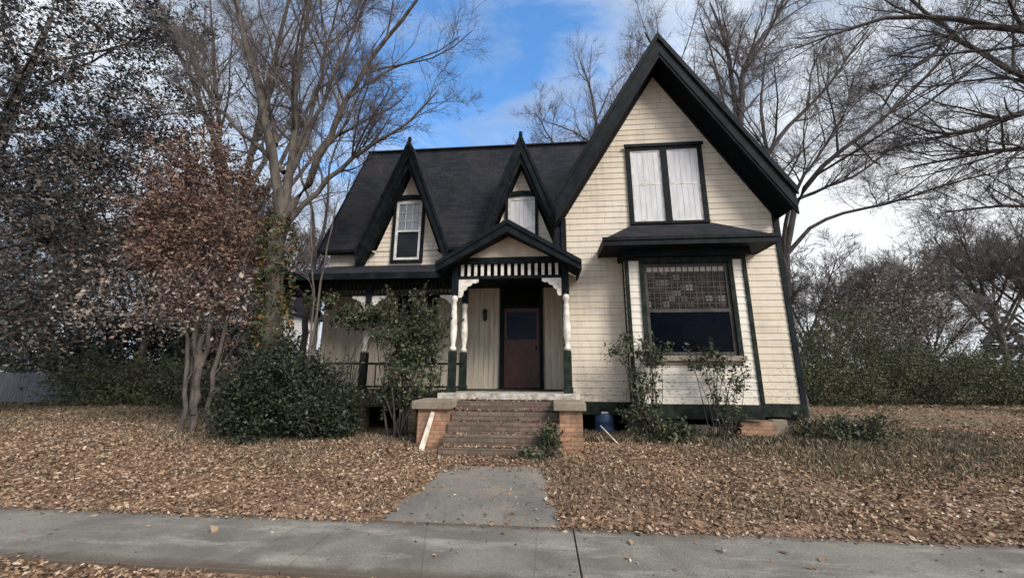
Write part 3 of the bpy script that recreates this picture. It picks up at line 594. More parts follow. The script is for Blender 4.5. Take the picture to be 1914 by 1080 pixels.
# ------------------------------------------------------------------ vegetation tools
def unit(a): return a / np.maximum(np.linalg.norm(a, axis=-1, keepdims=True), 1e-9)
def tubes(P, R, n):
    Mn, K = P.shape[:2]; T_ = np.gradient(P, axis=1); T_ = unit(T_)
    ref = np.where(np.abs(T_[..., 2:3]) > .9, np.array([1., 0, 0]), np.array([0, 0, 1.]))
    a = unit(np.cross(T_, ref)); b = np.cross(T_, a)
    th = np.arange(n) * 2 * np.pi / n
    V = P[:, :, None] + R[:, :, None, None] * (a[:, :, None] * np.cos(th)[None, None, :, None] + b[:, :, None] * np.sin(th)[None, None, :, None])
    base = (np.arange(Mn) * K * n)[:, None, None] + (np.arange(K - 1) * n)[None, :, None] + np.arange(n)[None, None, :]
    nx_ = (np.arange(Mn) * K * n)[:, None, None] + (np.arange(K - 1) * n)[None, :, None] + ((np.arange(n) + 1) % n)[None, None, :]
    F = np.stack([base, nx_, nx_ + n, base + n], -1).reshape(-1, 4)
    return V.reshape(-1, 3), F
def join(parts):
    V, F, o = [], [], 0
    for v, f in parts: V.append(v); F.append(f + o); o += len(v)
    return np.concatenate(V), np.concatenate(F)
def resample(pts, rad, K):
    P = np.array(pts, float); d = np.r_[0, np.cumsum(np.linalg.norm(np.diff(P, axis=0), axis=1))]; u = np.linspace(0, d[-1], K)
    Q = np.stack([np.interp(u, d, P[:, i]) for i in range(3)], 1)
    for _ in range(2): Q[1:-1] = .25 * Q[:-2] + .5 * Q[1:-1] + .25 * Q[2:]
    return Q, np.interp(u, d, np.interp(np.linspace(0, 1, len(P)), np.linspace(0, 1, len(rad)), rad))
def spawn(P, R, n_per, rng, ang=.7, lenr=.55, K=5, up=.12, t0=.2, wob=.16, rr=.6, rmin=.004, absl=None):
    Mn, Kp = P.shape[:2]; L = np.linalg.norm(np.diff(P, axis=1), axis=2).sum(1)
    idx = np.repeat(np.arange(Mn), n_per); t = rng.uniform(t0, 1, len(idx)); f = t * (Kp - 1); i = np.minimum(f.astype(int), Kp - 2); w_ = (f - i)[:, None]
    p0, p1 = P[idx, i], P[idx, i + 1]; pos = p0 * (1 - w_) + p1 * w_; tan = unit(p1 - p0); r = R[idx, i] * (1 - w_[:, 0]) + R[idx, i + 1] * w_[:, 0]
    rnd = rng.normal(size=tan.shape); perp = unit(rnd - (rnd * tan).sum(1, keepdims=True) * tan)
    a = np.abs(rng.normal(ang, .22, len(idx)))[:, None]; d = tan * np.cos(a) + perp * np.sin(a); d[:, 2] += up; d = unit(d)
    ln = (L[idx] if absl is None else np.full(len(idx), absl)) * lenr * rng.uniform(.55, 1.25, len(idx)) * (1.15 - .55 * t)
    Q = [pos]
    for k in range(K - 1):
        d = unit(d + rng.normal(size=d.shape) * wob + np.array([0, 0, up * .35])); Q.append(Q[-1] + d * (ln / (K - 1))[:, None])
    Q = np.stack(Q, 1); r0 = np.maximum(r * rr, rmin); RR = r0[:, None] * np.linspace(1, .35, K)[None]
    return Q, np.maximum(RR, rmin * .6)
def bare_tree(name, label, cat, limbs, seed, lv=((9, .7, .5), (7, .7, .5), (5, .7, .55)), bark='bark', twig='twig', rmin=.005, group=None, up=.12, ivy=None, leaves_=None, first=2.0):
    """limbs: list of (points, radii); first limb is the trunk"""
    rng = np.random.default_rng(seed); root = Vector(limbs[0][0][0])
    T_ = empty(name, root, label=label, cat=cat, group=group)
    parts, PL, RL = [], [], []
    for pts, rad in limbs:
        Q, r = resample(pts, rad, 14); Q[1:-1] += rng.normal(size=Q[1:-1].shape) * np.minimum(r[1:-1], .05)[:, None] * .5
        parts.append(tubes(Q[None], r[None], 10)); PL.append(Q); RL.append(r)
    PL, RL = np.array(PL), np.array(RL)
    src, rs_ = (PL[1:], RL[1:]) if len(limbs) > 1 else (PL, RL)
    P, R = src, rs_; tw = []
    for i, (n, ang, lr) in enumerate(lv):
        last = i == len(lv) - 1
        P2, R2 = spawn(P, R, n, rng, ang, lr, 4 if last else 6, up, .12 if i else .25, .13 + .03 * i, .5, rmin)
        (parts if i == 0 else tw).append(tubes(P2, R2, 6 if i == 0 else 3)); P, R = P2, R2
    V, F = join(parts); mesh_np('trunk', V, F, M[bark], T_, True)
    V, F = join(tw); mesh_np('crown', V, F, M[twig], T_)
    return T_, P
def leafmesh(name, C, size, mat, parent, rng, flat=0., **k):
    n = len(C); a = unit(rng.normal(size=(n, 3)) * np.array([1, 1, 1 - flat])); b = rng.normal(size=(n, 3)) * np.array([1, 1, 1 - flat]); b = unit(b - (b * a).sum(1, keepdims=True) * a); c = np.cross(a, b)
    s = (size * np.clip(rng.lognormal(-.05, .32, n), .4, 1.9))[:, None]; wd = rng.uniform(.16, .34, (n, 1)); cu = rng.normal(.06, .10, (n, 1))
    V = np.stack([C - a * s * .5, C + b * s * wd + c * s * cu + a * s * .06, C + a * s * .5, C - b * s * wd + c * s * cu - a * s * .04], 1).reshape(-1, 3)
    F = np.arange(4 * n).reshape(n, 4); return mesh_np(name, V, F, mat, parent, **k)
def on_twigs(rng, tips, n, sig):
    k = len(tips); use = rng.permutation(k)[:max(1, int(k * .75))]; i = rng.choice(use, n); j = rng.integers(1, tips.shape[1], n)
    return tips[i, j] + rng.normal(size=(n, 3)) * sig
def clumps(rng, ells, n, m, sig):
    """n points in m sub-clumps spread through the ellipsoids [(centre, radii)]"""
    w_ = np.array([r[0] * r[1] * r[2] for c, r in ells]) ** .7; w_ /= w_.sum(); e = rng.choice(len(ells), m, p=w_)
    C = np.array([c for c, r in ells])[e]; Rr = np.array([r for c, r in ells])[e]
    d = unit(rng.normal(size=(m, 3))) * (rng.uniform(.2, 1.3, m) ** .5)[:, None]; cc = C + d * Rr
    i = rng.integers(0, m, n); sg = (sig * rng.uniform(.5, 1.4, m))[i][:, None]; return cc[i] + rng.normal(size=(n, 3)) * sg, cc
def bush(name, label, cat, base, ells, n, m, sig, leaf, mat, seed, stems=5, srad=.02, group=None, bark='bark_dark', flat=0., stemtop=None):
    rng = np.random.default_rng(seed); o = empty(name, base, label=label, cat=cat, group=group)
    P, cc = clumps(rng, ells, n, m, sig); P[:, 2] = np.maximum(P[:, 2], gz(P[:, 0], P[:, 1]) + .02)
    S = []
    # shoots standing out of the outline, leaves along them
    ns = max(6, int(len(cc) * .55)); mid_ = cc.mean(0); q0 = cc[rng.integers(0, len(cc), ns)]; dd_ = unit(unit(q0 - mid_) + rng.normal(size=(ns, 3)) * .5 + [0, 0, .7]); ln_ = sig * rng.uniform(1.8, 5.6, ns)
    for a_, d_, l_ in zip(q0, dd_, ln_):
        nl = int(np.clip(l_ / leaf * 2.2, 4, 26)); u_ = rng.uniform(.15, 1, (nl, 1)); P = np.concatenate([P, a_ + d_ * l_ * u_ + rng.normal(size=(nl, 3)) * leaf * .35])
        Q, r = resample([a_, a_ + d_ * l_ * .5 + rng.normal(size=3) * .02, a_ + d_ * l_], [srad * .3, srad * .2, srad * .1], 8); S.append((Q, r))
    leafmesh('foliage', P, leaf, M[mat], o, rng, flat)
    for q in cc[rng.permutation(len(cc))[:max(stems, min(len(cc), stems * 2))]]:
        b0 = np.array(base) + np.array([rng.uniform(-.12, .12) * stems / 4, rng.uniform(-.1, .1), -.05]); mid = (b0 * .55 + q * .45) + rng.normal(size=3) * .12; mid[2] += .1
        Q, r = resample([b0, mid, q], [srad, srad * .6, srad * .25], 8); S.append((Q, r))
    V, F = tubes(np.array([s[0] for s in S]), np.array([s[1] for s in S]), 5); mesh_np('stem', V, F, M[bark], o, True)
    return o

# ------------------------------------------------------------------ trees
LV = ((9, .65, .5), (8, .7, .5), (7, .75, .55))
# big tree at the porch corner
t0, tips = bare_tree('bare_tree', 'tall bare grey tree with ivy covered trunk at the left corner of the porch', 'tree', [
    ([(-6.02, 7.85, .2), (-6.05, 7.87, 2.2), (-6.22, 7.9, 4.4), (-6.28, 7.9, 5.9)], [.25, .2, .18, .165]),
    ([(-6.3, 7.9, 5.2), (-6.7, 7.8, 7.2), (-7.4, 7.7, 9.0), (-7.9, 7.5, 10.6), (-8.6, 7.3, 13.0)], [.125, .1, .08, .06, .035]),
    ([(-6.25, 7.9, 5.4), (-6.35, 8.1, 7.2), (-6.75, 8.3, 9.6), (-6.9, 8.6, 12.8)], [.11, .085, .065, .03]),
    ([(-6.2, 7.9, 5.0), (-5.5, 7.8, 6.3), (-4.95, 7.7, 8.0), (-4.25, 7.6, 9.3), (-3.3, 7.4, 10.4), (-2.4, 7.2, 11.6)], [.1, .08, .065, .05, .038, .022]),
    ([(-6.2, 7.9, 4.9), (-5.5, 8.0, 5.9), (-4.5, 8.0, 7.0), (-3.5, 8.1, 7.6), (-2.7, 8.2, 8.7)], [.075, .06, .045, .03, .02]),
    ([(-6.3, 8.0, 6.3), (-5.9, 8.1, 7.9), (-5.5, 8.2, 9.6), (-4.9, 8.3, 12.2)], [.065, .05, .04, .02]),
    ([(-6.35, 7.9, 6.4), (-7.4, 7.9, 7.4), (-8.7, 7.9, 8.5), (-9.9, 8.1, 10.6)], [.07, .055, .04, .02]),
    ([(-6.7, 7.9, 7.2), (-7.4, 8.3, 8.6), (-8.3, 8.6, 10.3), (-9.3, 8.8, 12.4)], [.06, .05, .035, .02]),
    ([(-6.3, 8.0, 6.8), (-6.0, 8.2, 8.3), (-6.1, 8.4, 10.2), (-5.8, 8.4, 12.6)], [.06, .05, .035, .02]),
], 11, lv=((13, .6, .42), (11, .75, .5), (15, .8, .6)), rmin=.0035)
rng = np.random.default_rng(3)
n = 3800; z = rng.uniform(.4, 5.2, n); th = rng.uniform(0, 2 * np.pi, n); cx = np.interp(z, [.2, 2.2, 4.4, 5.9], [-6.02, -6.05, -6.22, -6.28]); rr = .25 + np.abs(rng.normal(0, .07, n)) + .08 * np.sin(z * 3.1) ** 2
leafmesh('ivy', np.stack([cx + rr * np.cos(th), 7.88 + rr * np.sin(th), z], 1), .09, M['leaf_ivy'], t0, rng)
# tree behind the wing, limbs fanning out to the right
bare_tree('bare_tree', 'bare tree behind the tall gable wing with dark limbs fanning right', 'tree', [
    ([(6.75, 11, .2), (6.6, 11, 3.0), (6.95, 11, 4.9)], [.2, .17, .13]),
    ([(6.9, 11, 4.7), (7.62, 11, 7.06), (8.85, 11, 8.1), (10.6, 11, 9.36), (13.0, 11, 11.6), (14.3, 11, 12.9)], [.09, .075, .065, .05, .035, .02]),
    ([(6.95, 11, 4.9), (7.9, 10.9, 6.0), (9.7, 10.8, 6.3), (11.9, 10.7, 7.0), (13.6, 10.6, 7.3)], [.065, .05, .035, .025, .015]),
    ([(6.8, 11, 4.3), (6.85, 10.4, 6.2), (7.4, 10.2, 7.2), (8.4, 10, 8.4), (9.0, 10, 10)], [.06, .05, .04, .03, .02]),
    ([(6.9, 11.1, 4.8), (7.3, 11.5, 7.5), (7.5, 12, 10.2), (8.2, 12.2, 13)], [.075, .06, .05, .025]),
], 21, lv=((14, .6, .42), (11, .75, .5), (15, .8, .6)), bark='bark_dark', twig='twig', rmin=.0036)
bare_tree('bare_tree', 'tall bare tree rising behind the peak of the big gable', 'tree', [
    ([(8.2, 15, .2), (8.3, 15, 6), (8.5, 15, 11)], [.3, .26, .2]),
    ([(8.4, 15, 9.5), (8.55, 15, 12.4), (9.0, 15, 15.1), (10.5, 15, 17.0), (11.8, 15, 19)], [.16, .13, .1, .08, .04]),
    ([(8.4, 15, 10), (8.6, 15.3, 14), (8.7, 15.3, 16.5), (8.2, 15.4, 19)], [.13, .1, .08, .04]),
    ([(8.35, 15, 8.5), (7.2, 15, 12), (6.0, 15.3, 14.6), (5.0, 15.3, 17.5)], [.11, .09, .06, .03]),
    ([(8.4, 15, 8.7), (10.0, 15, 11.5), (12.2, 15, 13.5), (14.5, 15, 16.5)], [.12, .09, .06, .03]),
    ([(8.4, 15, 7.0), (10.4, 15, 8.6), (13, 15.3, 9.6), (15.5, 15.3, 11.5)], [.09, .07, .05, .03]),
], 22, lv=((13, .6, .42), (11, .75, .5), (15, .8, .6)), bark='bark_dark', twig='twig', rmin=.0048)
bare_tree('bare_tree', 'large tree beyond the right edge whose dark limbs overhang the yard', 'tree', [
    ([(14.0, 7.6, .1), (13.8, 7.6, 3.5), (13.2, 7.4, 6.3)], [.34, .29, .24]),
    ([(13.2, 7.4, 6.2), (11.5, 7.1, 7.7), (9.57, 7, 8.3), (8.39, 7, 8.68), (7.14, 7, 9.0), (6.08, 7, 8.4), (5.3, 7, 8.2)], [.10, .08, .06, .048, .036, .024, .012]),
    ([(9.2, 7, 8.4), (8.57, 7, 8.5), (7.8, 7, 7.82), (7.11, 7, 7.37), (6.69, 7, 6.7)], [.045, .04, .035, .025, .014]),
    ([(13.3, 7.5, 5.8), (11.5, 7.5, 6.9), (9.78, 7.5, 6.9), (8.86, 7.5, 6.5), (8.1, 7.5, 6.15), (7.5, 7.5, 6.7)], [.07, .06, .05, .042, .03, .014]),
    ([(13.6, 7.7, 5.0), (11.8, 7.9, 6.0), (10.19, 8, 6.35), (9.4, 8, 6.2), (8.5, 8, 6.05), (7.7, 8, 5.9)], [.07, .06, .05, .04, .025, .012]),
    ([(13.5, 7.8, 5.3), (12, 8.4, 7.6), (10.8, 8.8, 9.5), (9.6, 9, 12)], [.09, .07, .05, .03]),
    ([(13.8, 7.8, 4.0), (12.3, 8.6, 4.9), (10.8, 8.9, 5.4), (9.4, 9, 5.3)], [.06, .05, .035, .015]),
], 23, lv=((13, .6, .36), (10, .75, .5), (12, .75, .6)), bark='bark_dark', twig='twig_dark', rmin=.0031)
bare_tree('bare_tree', 'faint bare tree top showing over the main roof ridge', 'tree', [
    ([(4.0, 22, .2), (3.9, 22, 8), (3.8, 22, 13)], [.3, .26, .2]),
    ([(3.85, 22, 10), (3.75, 22, 16.2), (3.5, 22, 19.6), (2.6, 22, 23)], [.15, .11, .08, .03]),
    ([(3.85, 22, 9.5), (2.2, 22, 14), (.6, 22, 16.5), (-.4, 22, 18.6)], [.1, .07, .05, .03]),
    ([(3.85, 22, 11), (5, 22, 15), (5.6, 22, 18), (6.5, 22, 22)], [.12, .08, .06, .03]),
    ([(3.8, 22, 8), (1.5, 22, 11), (-1.0, 22, 13.2), (-3.0, 22, 14)], [.09, .06, .04, .02]),
], 24, lv=((14, .6, .4), (11, .75, .5), (14, .8, .6)), rmin=.006)
bare_tree('bare_tree', 'slim bare tree standing left of the roof rake beyond the porch', 'tree', [
    ([(-8.7, 13, .2), (-8.75, 13, 3), (-8.7, 13, 6.1)], [.13, .11, .09]),
    ([(-8.7, 13, 5.6), (-8.95, 13, 7.6), (-9.8, 13, 9.4), (-10.4, 13, 12)], [.07, .055, .04, .02]),
    ([(-8.7, 13, 5.9), (-8.4, 13, 7.8), (-8.6, 13, 9.7), (-8.0, 13, 12)], [.06, .05, .04, .02]),
    ([(-8.7, 13, 4.8), (-8.0, 13, 6.6), (-7.2, 13, 8.3), (-6.6, 13, 11)], [.05, .04, .03, .015]),
    ([(-8.7, 13, 4.4), (-9.6, 13, 5.8), (-10.9, 13, 7.2), (-12, 13, 8.4)], [.05, .04, .03, .015]),
], 25, lv=((11, .6, .45), (7, .7, .5), (7, .7, .6)), bark='bark_dark', twig='twig_dark', rmin=.007)
def auto_limbs(b, h, sp, seed, r=.25, n=6):
    g = random.Random(seed); x, y, z = b; L_ = [([(x, y, z - .1), (x + .1, y, z + h * .25), (x, y + .1, z + h * .5)], [r, r * .8, r * .6])]
    for i in range(n):
        a = 2 * math.pi * i / n + g.uniform(-.3, .3); z0 = z + h * g.uniform(.25, .48); k = g.uniform(.5, 1.)
        L_.append(([(x, y, z0), (x + math.cos(a) * sp * .4 * k, y + math.sin(a) * sp * .4 * k, z0 + h * .22), (x + math.cos(a) * sp * .75 * k, y + math.sin(a) * sp * .75 * k, z0 + h * .38), (x + math.cos(a) * sp * k, y + math.sin(a) * sp * k, z0 + h * .52)], [r * .45, r * .33, r * .22, r * .08]))
    return L_
bare_tree('bare_tree', 'broad bare tree behind the dark evergreen, pale twigs filling the sky there', 'tree', auto_limbs((-15.5, 16.5, .2), 22, 6.5, 4, .34, 8), 26, lv=((9, .6, .42), (8, .7, .5), (9, .7, .6)), rmin=.007)
# far bare trees right: three sources, copied
def copy_tree(o, loc, rz, sc, label, group=None):
    c = o.copy(); COL.objects.link(c); c.location = loc; c.rotation_euler = (0, 0, rz); c.scale = (sc, sc, sc); c['label'] = label
    if group: c['group'] = group
    for ch in o.children: d = ch.copy(); COL.objects.link(d); d.parent = c
    return c
G1 = 'bare trees beyond the right hedge'
fa, _ = bare_tree('bare_tree', 'dense dark bare tree at the right edge behind the hedge', 'tree', auto_limbs((36, 33, .2), 14, 5.5, 7, .25, 8), 31, lv=((14, .6, .5), (10, .7, .5), (11, .7, .6)), bark='bark', twig='twig', rmin=.0125, group=G1)
copy_tree(fa, (41.5, 35, .2), 2.1, 1.02, 'bare tree cut by the right edge above the brown bush', G1)
copy_tree(fa, (30.5, 34, .2), 4.0, .82, 'thin bare tree with a forked trunk where the hedge dips', G1)
fb, _ = bare_tree('bare_tree', 'low brownish bare tree close to the right corner of the wing', 'tree', auto_limbs((17.2, 26, .2), 8.2, 4.2, 9, .16, 8), 32, lv=((13, .6, .5), (9, .7, .5), (9, .7, .6)), rmin=.011, up=.06, group=G1)
copy_tree(fb, (21.6, 27, .2), 1.7, 1.0, 'round topped low bare tree above the middle of the hedge', G1)
copy_tree(fb, (26.0, 28, .2), 3.3, .85, 'smallest low bare tree right of the round topped one', G1)
copy_tree(fb, (12.8, 25, .2), 5.1, 1.1, 'low bare tree partly hidden by the right corner of the wing', G1)
# left far bare trees seen through the gaps
G2 = 'bare trees far behind the left hedge'
for i, (x, y, s_, lab) in enumerate(((-24, 30, 1.15, 'far bare tree behind the white house on the left'), (-34, 34, 1.2, 'far bare tree beyond the white railings'), (-13, 34, 1.1, 'far bare tree between the white house and the cottage'), (-44, 30, 1.2, 'far bare tree at the left edge beyond the road'))):
    copy_tree(fa, (x, y, .2), i * 1.3, s_, lab, G2)
# rounded olive tree top above right hedge
bush('olive_shrub', 'rounded olive brown tree standing above the right hedge', 'tree', (19.5, 22.5, .3), [((19.5, 22.5, 5.0), (2.6, 1.6, 2.2)), ((18.6, 22.5, 3.6), (2.6, 1.5, 1.6))], 9000, 170, .35, .12, 'leaf_grey', 40, 6, .07)
# small russet tree in the yard
rt, tp = bare_tree('russet_tree', 'small multi stemmed tree holding russet brown leaves in the leafy yard', 'tree', [
    ([(-7.37, 7.7, .2), (-7.45, 7.7, 1.2), (-7.6, 7.75, 2.4)], [.075, .062, .052]),
    ([(-7.5, 7.72, .9), (-7.7, 7.7, 2.6), (-8.2, 7.6, 4.6), (-8.7, 7.5, 6.6)], [.06, .05, .04, .02]),
    ([(-7.42, 7.7, .7), (-7.9, 7.8, 2.8), (-8.1, 7.9, 5.0), (-8.0, 7.9, 7.4)], [.06, .05, .035, .02]),
    ([(-7.5, 7.75, 1.7), (-7.4, 7.8, 3.3), (-7.3, 7.8, 5.0), (-7.4, 7.8, 6.6)], [.05, .045, .035, .02]),
    ([(-7.7, 7.7, 2.8), (-8.1, 7.5, 3.8), (-8.7, 7.4, 4.7), (-9.2, 7.3, 5.4)], [.035, .03, .022, .015]),
    ([(-7.15, 7.85, .2), (-7.25, 7.85, 1.6), (-7.2, 7.9, 3.0), (-6.9, 7.9, 4.6)], [.05, .045, .035, .02]),
    ([(-7.55, 7.6, .2), (-7.65, 7.6, 1.8), (-7.9, 7.5, 3.0), (-8.6, 7.3, 3.9)], [.045, .04, .03, .015]),
], 51, lv=((10, .6, .27), (7, .75, .5), (5, .8, .55)), rmin=.0045)
rng = np.random.default_rng(52)
P, _ = clumps(rng, [((-8.0, 7.7, 5.9), (1.1, 1.0, 1.6)), ((-8.3, 7.6, 4.8), (1.4, 1.1, 1.2)), ((-7.5, 7.7, 4.2), (1.2, 1., 1.1))], 12000, 220, .17)
P = np.concatenate([P, on_twigs(rng, tp, 12000, .05)])
leafmesh('foliage', P, .075, M['leaf_russet'], rt, rng)
P, _ = clumps(rng, [((-9.0, 7.4, 3.2), (1.7, 1.0, .8)), ((-7.6, 7.5, 3.1), (1.3, .9, .8))], 3800, 150, .2)
leafmesh('foliage', P, .075, M['leaf_grey'], rt, rng)
# withered thicket tree further left
wt, wtp = bare_tree('withered_tree', 'tangled grey brown tree with withered leaves left of the russet tree', 'tree', auto_limbs((-17.0, 14.6, .25), 9.6, 4.6, 15, .16, 9), 61, lv=((10, .75, .5), (7, .75, .5), (6, .8, .55)), rmin=.006, up=.02)
rng = np.random.default_rng(62)
P, _ = clumps(rng, [((-17.6, 14.4, 5.8), (4.3, 1.9, 2.3)), ((-14.4, 14.4, 5.0), (2.6, 1.5, 1.8)), ((-21.5, 14.2, 5.6), (3.2, 1.7, 2.5))], 13000, 420, .3)
P = np.concatenate([P, on_twigs(rng, wtp, 22000, .09)])
leafmesh('foliage', P, .11, M['leaf_grey'], wt, rng)
# dark magnolia
mg, mgp = bare_tree('magnolia_tree', 'towering dark magnolia with glossy leaves at the left edge', 'tree', [
    ([(-18.4, 9.6, .2), (-18.3, 9.6, 4), (-18.0, 9.6, 9), (-17.6, 9.6, 14)], [.32, .26, .18, .06])] +
    [([(-18.3 + .05 * max(z0 - 4, 0), 9.6, z0), (-16.6 + math.cos(a) * l * .4, 9.6 + math.sin(a) * l * .5, z0 + .7), (-15.1 + math.cos(a) * l, 9.6 + math.sin(a) * l, z0 + 1.6)], [.06, .035, .015])
     for z0, a, l in [(2.2, -.4, 3), (2.8, -2.2, 2.6), (3.6, .3, 3.4), (4.6, -1.1, 3), (5.6, -.2, 3.5), (6.6, -2.6, 2.8), (7.4, .1, 3.4), (8.4, -.9, 3.2), (9.4, .5, 3), (10.4, -.3, 3), (11.4, -2, 2.5), (12, .2, 2.6), (8, 2.6, 2.6), (5, 2.4, 2.6)]],
    71, lv=((11, .7, .45), (8, .8, .5)), bark='bark_dark', twig='twig_dark', rmin=.008)
rng = np.random.default_rng(72)
P, _ = clumps(rng, [((-14.9, 9.4, 11.2), (3.2, 2.3, 2.8)), ((-14.6, 9.4, 8.2), (3.3, 2.4, 2.2)), ((-14.6, 9.3, 5.4), (3.2, 2.2, 2.0)), ((-15.8, 9.2, 3.0), (2.4, 1.6, 1.3))], 36000, 700, .19)
P = np.concatenate([P, on_twigs(rng, mgp, 24000, .09)])
leafmesh('foliage', P, .105, M['leaf_magnolia'], mg, rng)
# dark evergreens behind and green hedge left
bush('evergreen_bush', 'wide near black evergreen mass behind the left hedge', 'bush', (-20, 17.5, .3), [((-20.0, 17.5, 2.9), (4.0, 1.6, 1.5)), ((-26.5, 17.5, 3.4), (4.0, 1.6, 2.2))], 17000, 300, .42, .20, 'leaf_dark', 81, 6, .07)
bush('evergreen_bush', 'dark evergreen bush just left of the bare grey trunk', 'bush', (-13.6, 15.5, .3), [((-13.2, 15.5, 2.0), (2.6, 1.3, 1.3))], 7000, 130, .36, .18, 'leaf_dark', 82, 6, .06)
bush('hedge', 'dense green hedge in front of the dark evergreens on the left', 'hedge', (-15.4, 13.1, .3), [((-17.0, 13.1, 1.0), (1.5, .7, .95)), ((-15.2, 13.2, 1.05), (1.6, .7, .95)), ((-13.6, 13.3, .95), (1.3, .7, .85))], 16000, 260, .22, .085, 'leaf_hedge', 83, 8, .03)
bush('hedge', 'low trimmed hedge right of the dense green one, by the russet tree', 'hedge', (-11.2, 12.8, .3), [((-11.2, 12.8, .85), (1.7, .6, .7))], 6500, 110, .2, .085, 'leaf_hedge', 84, 6, .03)
# holly bushes in front of the porch
GB = 'dark bushes in front of the porch'
bush('holly_bush', 'biggest dark glossy bush hiding the left half of the porch', 'bush', (-5.9, 7.35, .3), [((-5.75, 7.3, 1.15), (.5, .55, .85)), ((-5.25, 7.35, 1.4), (.55, .55, .75)), ((-5.45, 7.2, .75), (.8, .5, .5))], 16000, 150, .115, .06, 'leaf_holly', 91, 10, .03, GB)
bush('holly_bush', 'dark bush right of the biggest one, below the porch railing', 'bush', (-4.35, 7.45, .3), [((-4.6, 7.45, 1.1), (.55, .55, .72)), ((-4.1, 7.45, .8), (.4, .45, .5))], 10000, 110, .11, .058, 'leaf_holly', 92, 8, .03, GB)
bush('holly_bush', 'low dark bush between the russet tree stems and the biggest bush', 'bush', (-6.45, 7.6, .3), [((-6.38, 7.7, .8), (.28, .35, .5))], 7000, 100, .12, .058, 'leaf_holly', 93, 6, .025, GB)
bush('leafy_shrub', 'leggy green shrub growing up in front of the porch opening', 'shrub', (-2.98, 7.75, .3), [((-2.9, 7.75, 2.75), (.62, .42, .42)), ((-2.55, 7.7, 2.35), (.4, .35, .45)), ((-3.1, 7.7, 2.15), (.45, .4, .5)), ((-2.75, 7.65, 1.55), (.5, .4, .5)), ((-3.2, 7.7, 1.2), (.3, .3, .25))], 9500, 130, .1, .064, 'leaf_vine', 94, 6, .03)
bush('climbing_vine', 'green vine hanging under the porch eave left of the leggy shrub', 'vine', (-4.5, 8.1, .3), [((-4.6, 8.2, 2.9), (.42, .2, .18)), ((-3.95, 8.2, 2.85), (.3, .2, .15)), ((-5.2, 8.2, 3.2), (.35, .2, .15)), ((-4.35, 8.15, 2.6), (.2, .15, .18))], 1900, 46, .085, .085, 'leaf_vine', 95, 6, .018)
bare_tree('sapling', 'pale thin sapling crossing in front of the porch roof', 'sapling', [
    ([(-5.15, 7.75, .25), (-5.0, 7.75, 2.2), (-4.95, 7.7, 3.8), (-4.75, 7.7, 5.6)], [.032, .028, .022, .01]),
    ([(-5.02, 7.75, 1.8), (-5.08, 7.7, 3.4), (-5.3, 7.7, 4.6), (-5.45, 7.7, 5.9)], [.022, .02, .016, .008]),
], 96, lv=((9, .6, .3), (5, .6, .5)), rmin=.004)
# shrubs against the wing
GS = 'scraggly shrubs against the wing wall'
bush('scraggly_shrub', 'scraggly green shrub climbing the left corner of the bay window', 'shrub', (1.85, 7.75, .3), [((1.75, 7.75, 2.1), (.42, .25, .22)), ((2.2, 7.75, 2.05), (.3, .2, .35)), ((1.9, 7.75, 1.5), (.25, .2, .35)), ((1.8, 7.7, .8), (.32, .22, .4))], 2700, 70, .075, .06, 'leaf_vine', 101, 9, .015, GS)
bush('scraggly_shrub', 'wispy half bare shrub in front of the right half of the bay window', 'shrub', (3.25, 7.75, .3), [((3.3, 7.75, 1.85), (.5, .2, .18)), ((3.45, 7.7, 1.5), (.35, .2, .25)), ((3.35, 7.7, .95), (.2, .15, .4))], 1500, 50, .065, .06, 'leaf_vine', 102, 8, .012, GS)
bush('low_shrub', 'low spreading green shrub at the right corner of the wing', 'shrub', (5.4, 8.0, .3), [((5.35, 8.0, .5), (.55, .35, .22)), ((6.1, 8.1, .55), (.5, .35, .2))], 4200, 90, .09, .055, 'leaf_vine', 103, 8, .015)
bush('low_shrub', 'small green fern like clump beside the right end of the brick steps', 'shrub', (.12, 6.5, .3), [((.06, 6.5, .52), (.16, .14, .22)), ((-.12, 6.35, .34), (.25, .14, .08))], 900, 26, .06, .06, 'leaf_vine', 104, 5, .01)
bush('low_shrub', 'weedy green clump under the wing between the drum and the bay', 'shrub', (2.25, 7.85, .3), [((2.3, 7.85, .5), (.35, .25, .22)), ((2.75, 7.9, .38), (.3, .15, .07))], 2000, 50, .08, .06, 'leaf_vine', 105, 6, .01)
bush('low_shrub', 'reddish brown weeds beside the orange foundation brick pier', 'shrub', (3.6, 7.95, .3), [((3.55, 7.95, .42), (.22, .15, .12))], 700, 25, .06, .05, 'leaf_russet', 106, 6, .01)
# right hedge shrubs
GH = 'overgrown green shrubs forming the right hedge'
for i, (x, y, rx, rz_, lab) in enumerate((
        (11.2, 17.6, 1.9, 1.75, 'dark green overgrown shrub touching the right corner of the wing'),
        (13.9, 18.2, 2.2, 2.25, 'tall mounded green shrub, second from the wing'),
        (17.0, 18.6, 2.2, 1.55, 'wide olive green shrub in the middle of the right hedge'),
        (20.2, 19.0, 2.2, 1.3, 'low green shrub, fourth from the wing'),
        (23.4, 19.2, 2.0, 1.2, 'dark green shrub at the right end of the hedge'))):
    bush('hedge_shrub', lab, 'shrub', (x, y, .3), [((x, y, .3 + rz_ * .9), (rx, 1.0, rz_ * .9)), ((x + .6, y - .3, .3 + rz_ * .5), (rx * .95, 1.0, rz_ * .6))], 25000, 260, .29, .064, 'leaf_hedge', 110 + i, 8, .05, GH)
bush('brown_bush', 'brown tangled bush cut off by the right edge of the yard', 'bush', (17.6, 14.2, .3), [((17.8, 14.2, 1.7), (1.0, .8, 1.3))], 4200, 90, .2, .09, 'leaf_grey', 118, 8, .04)

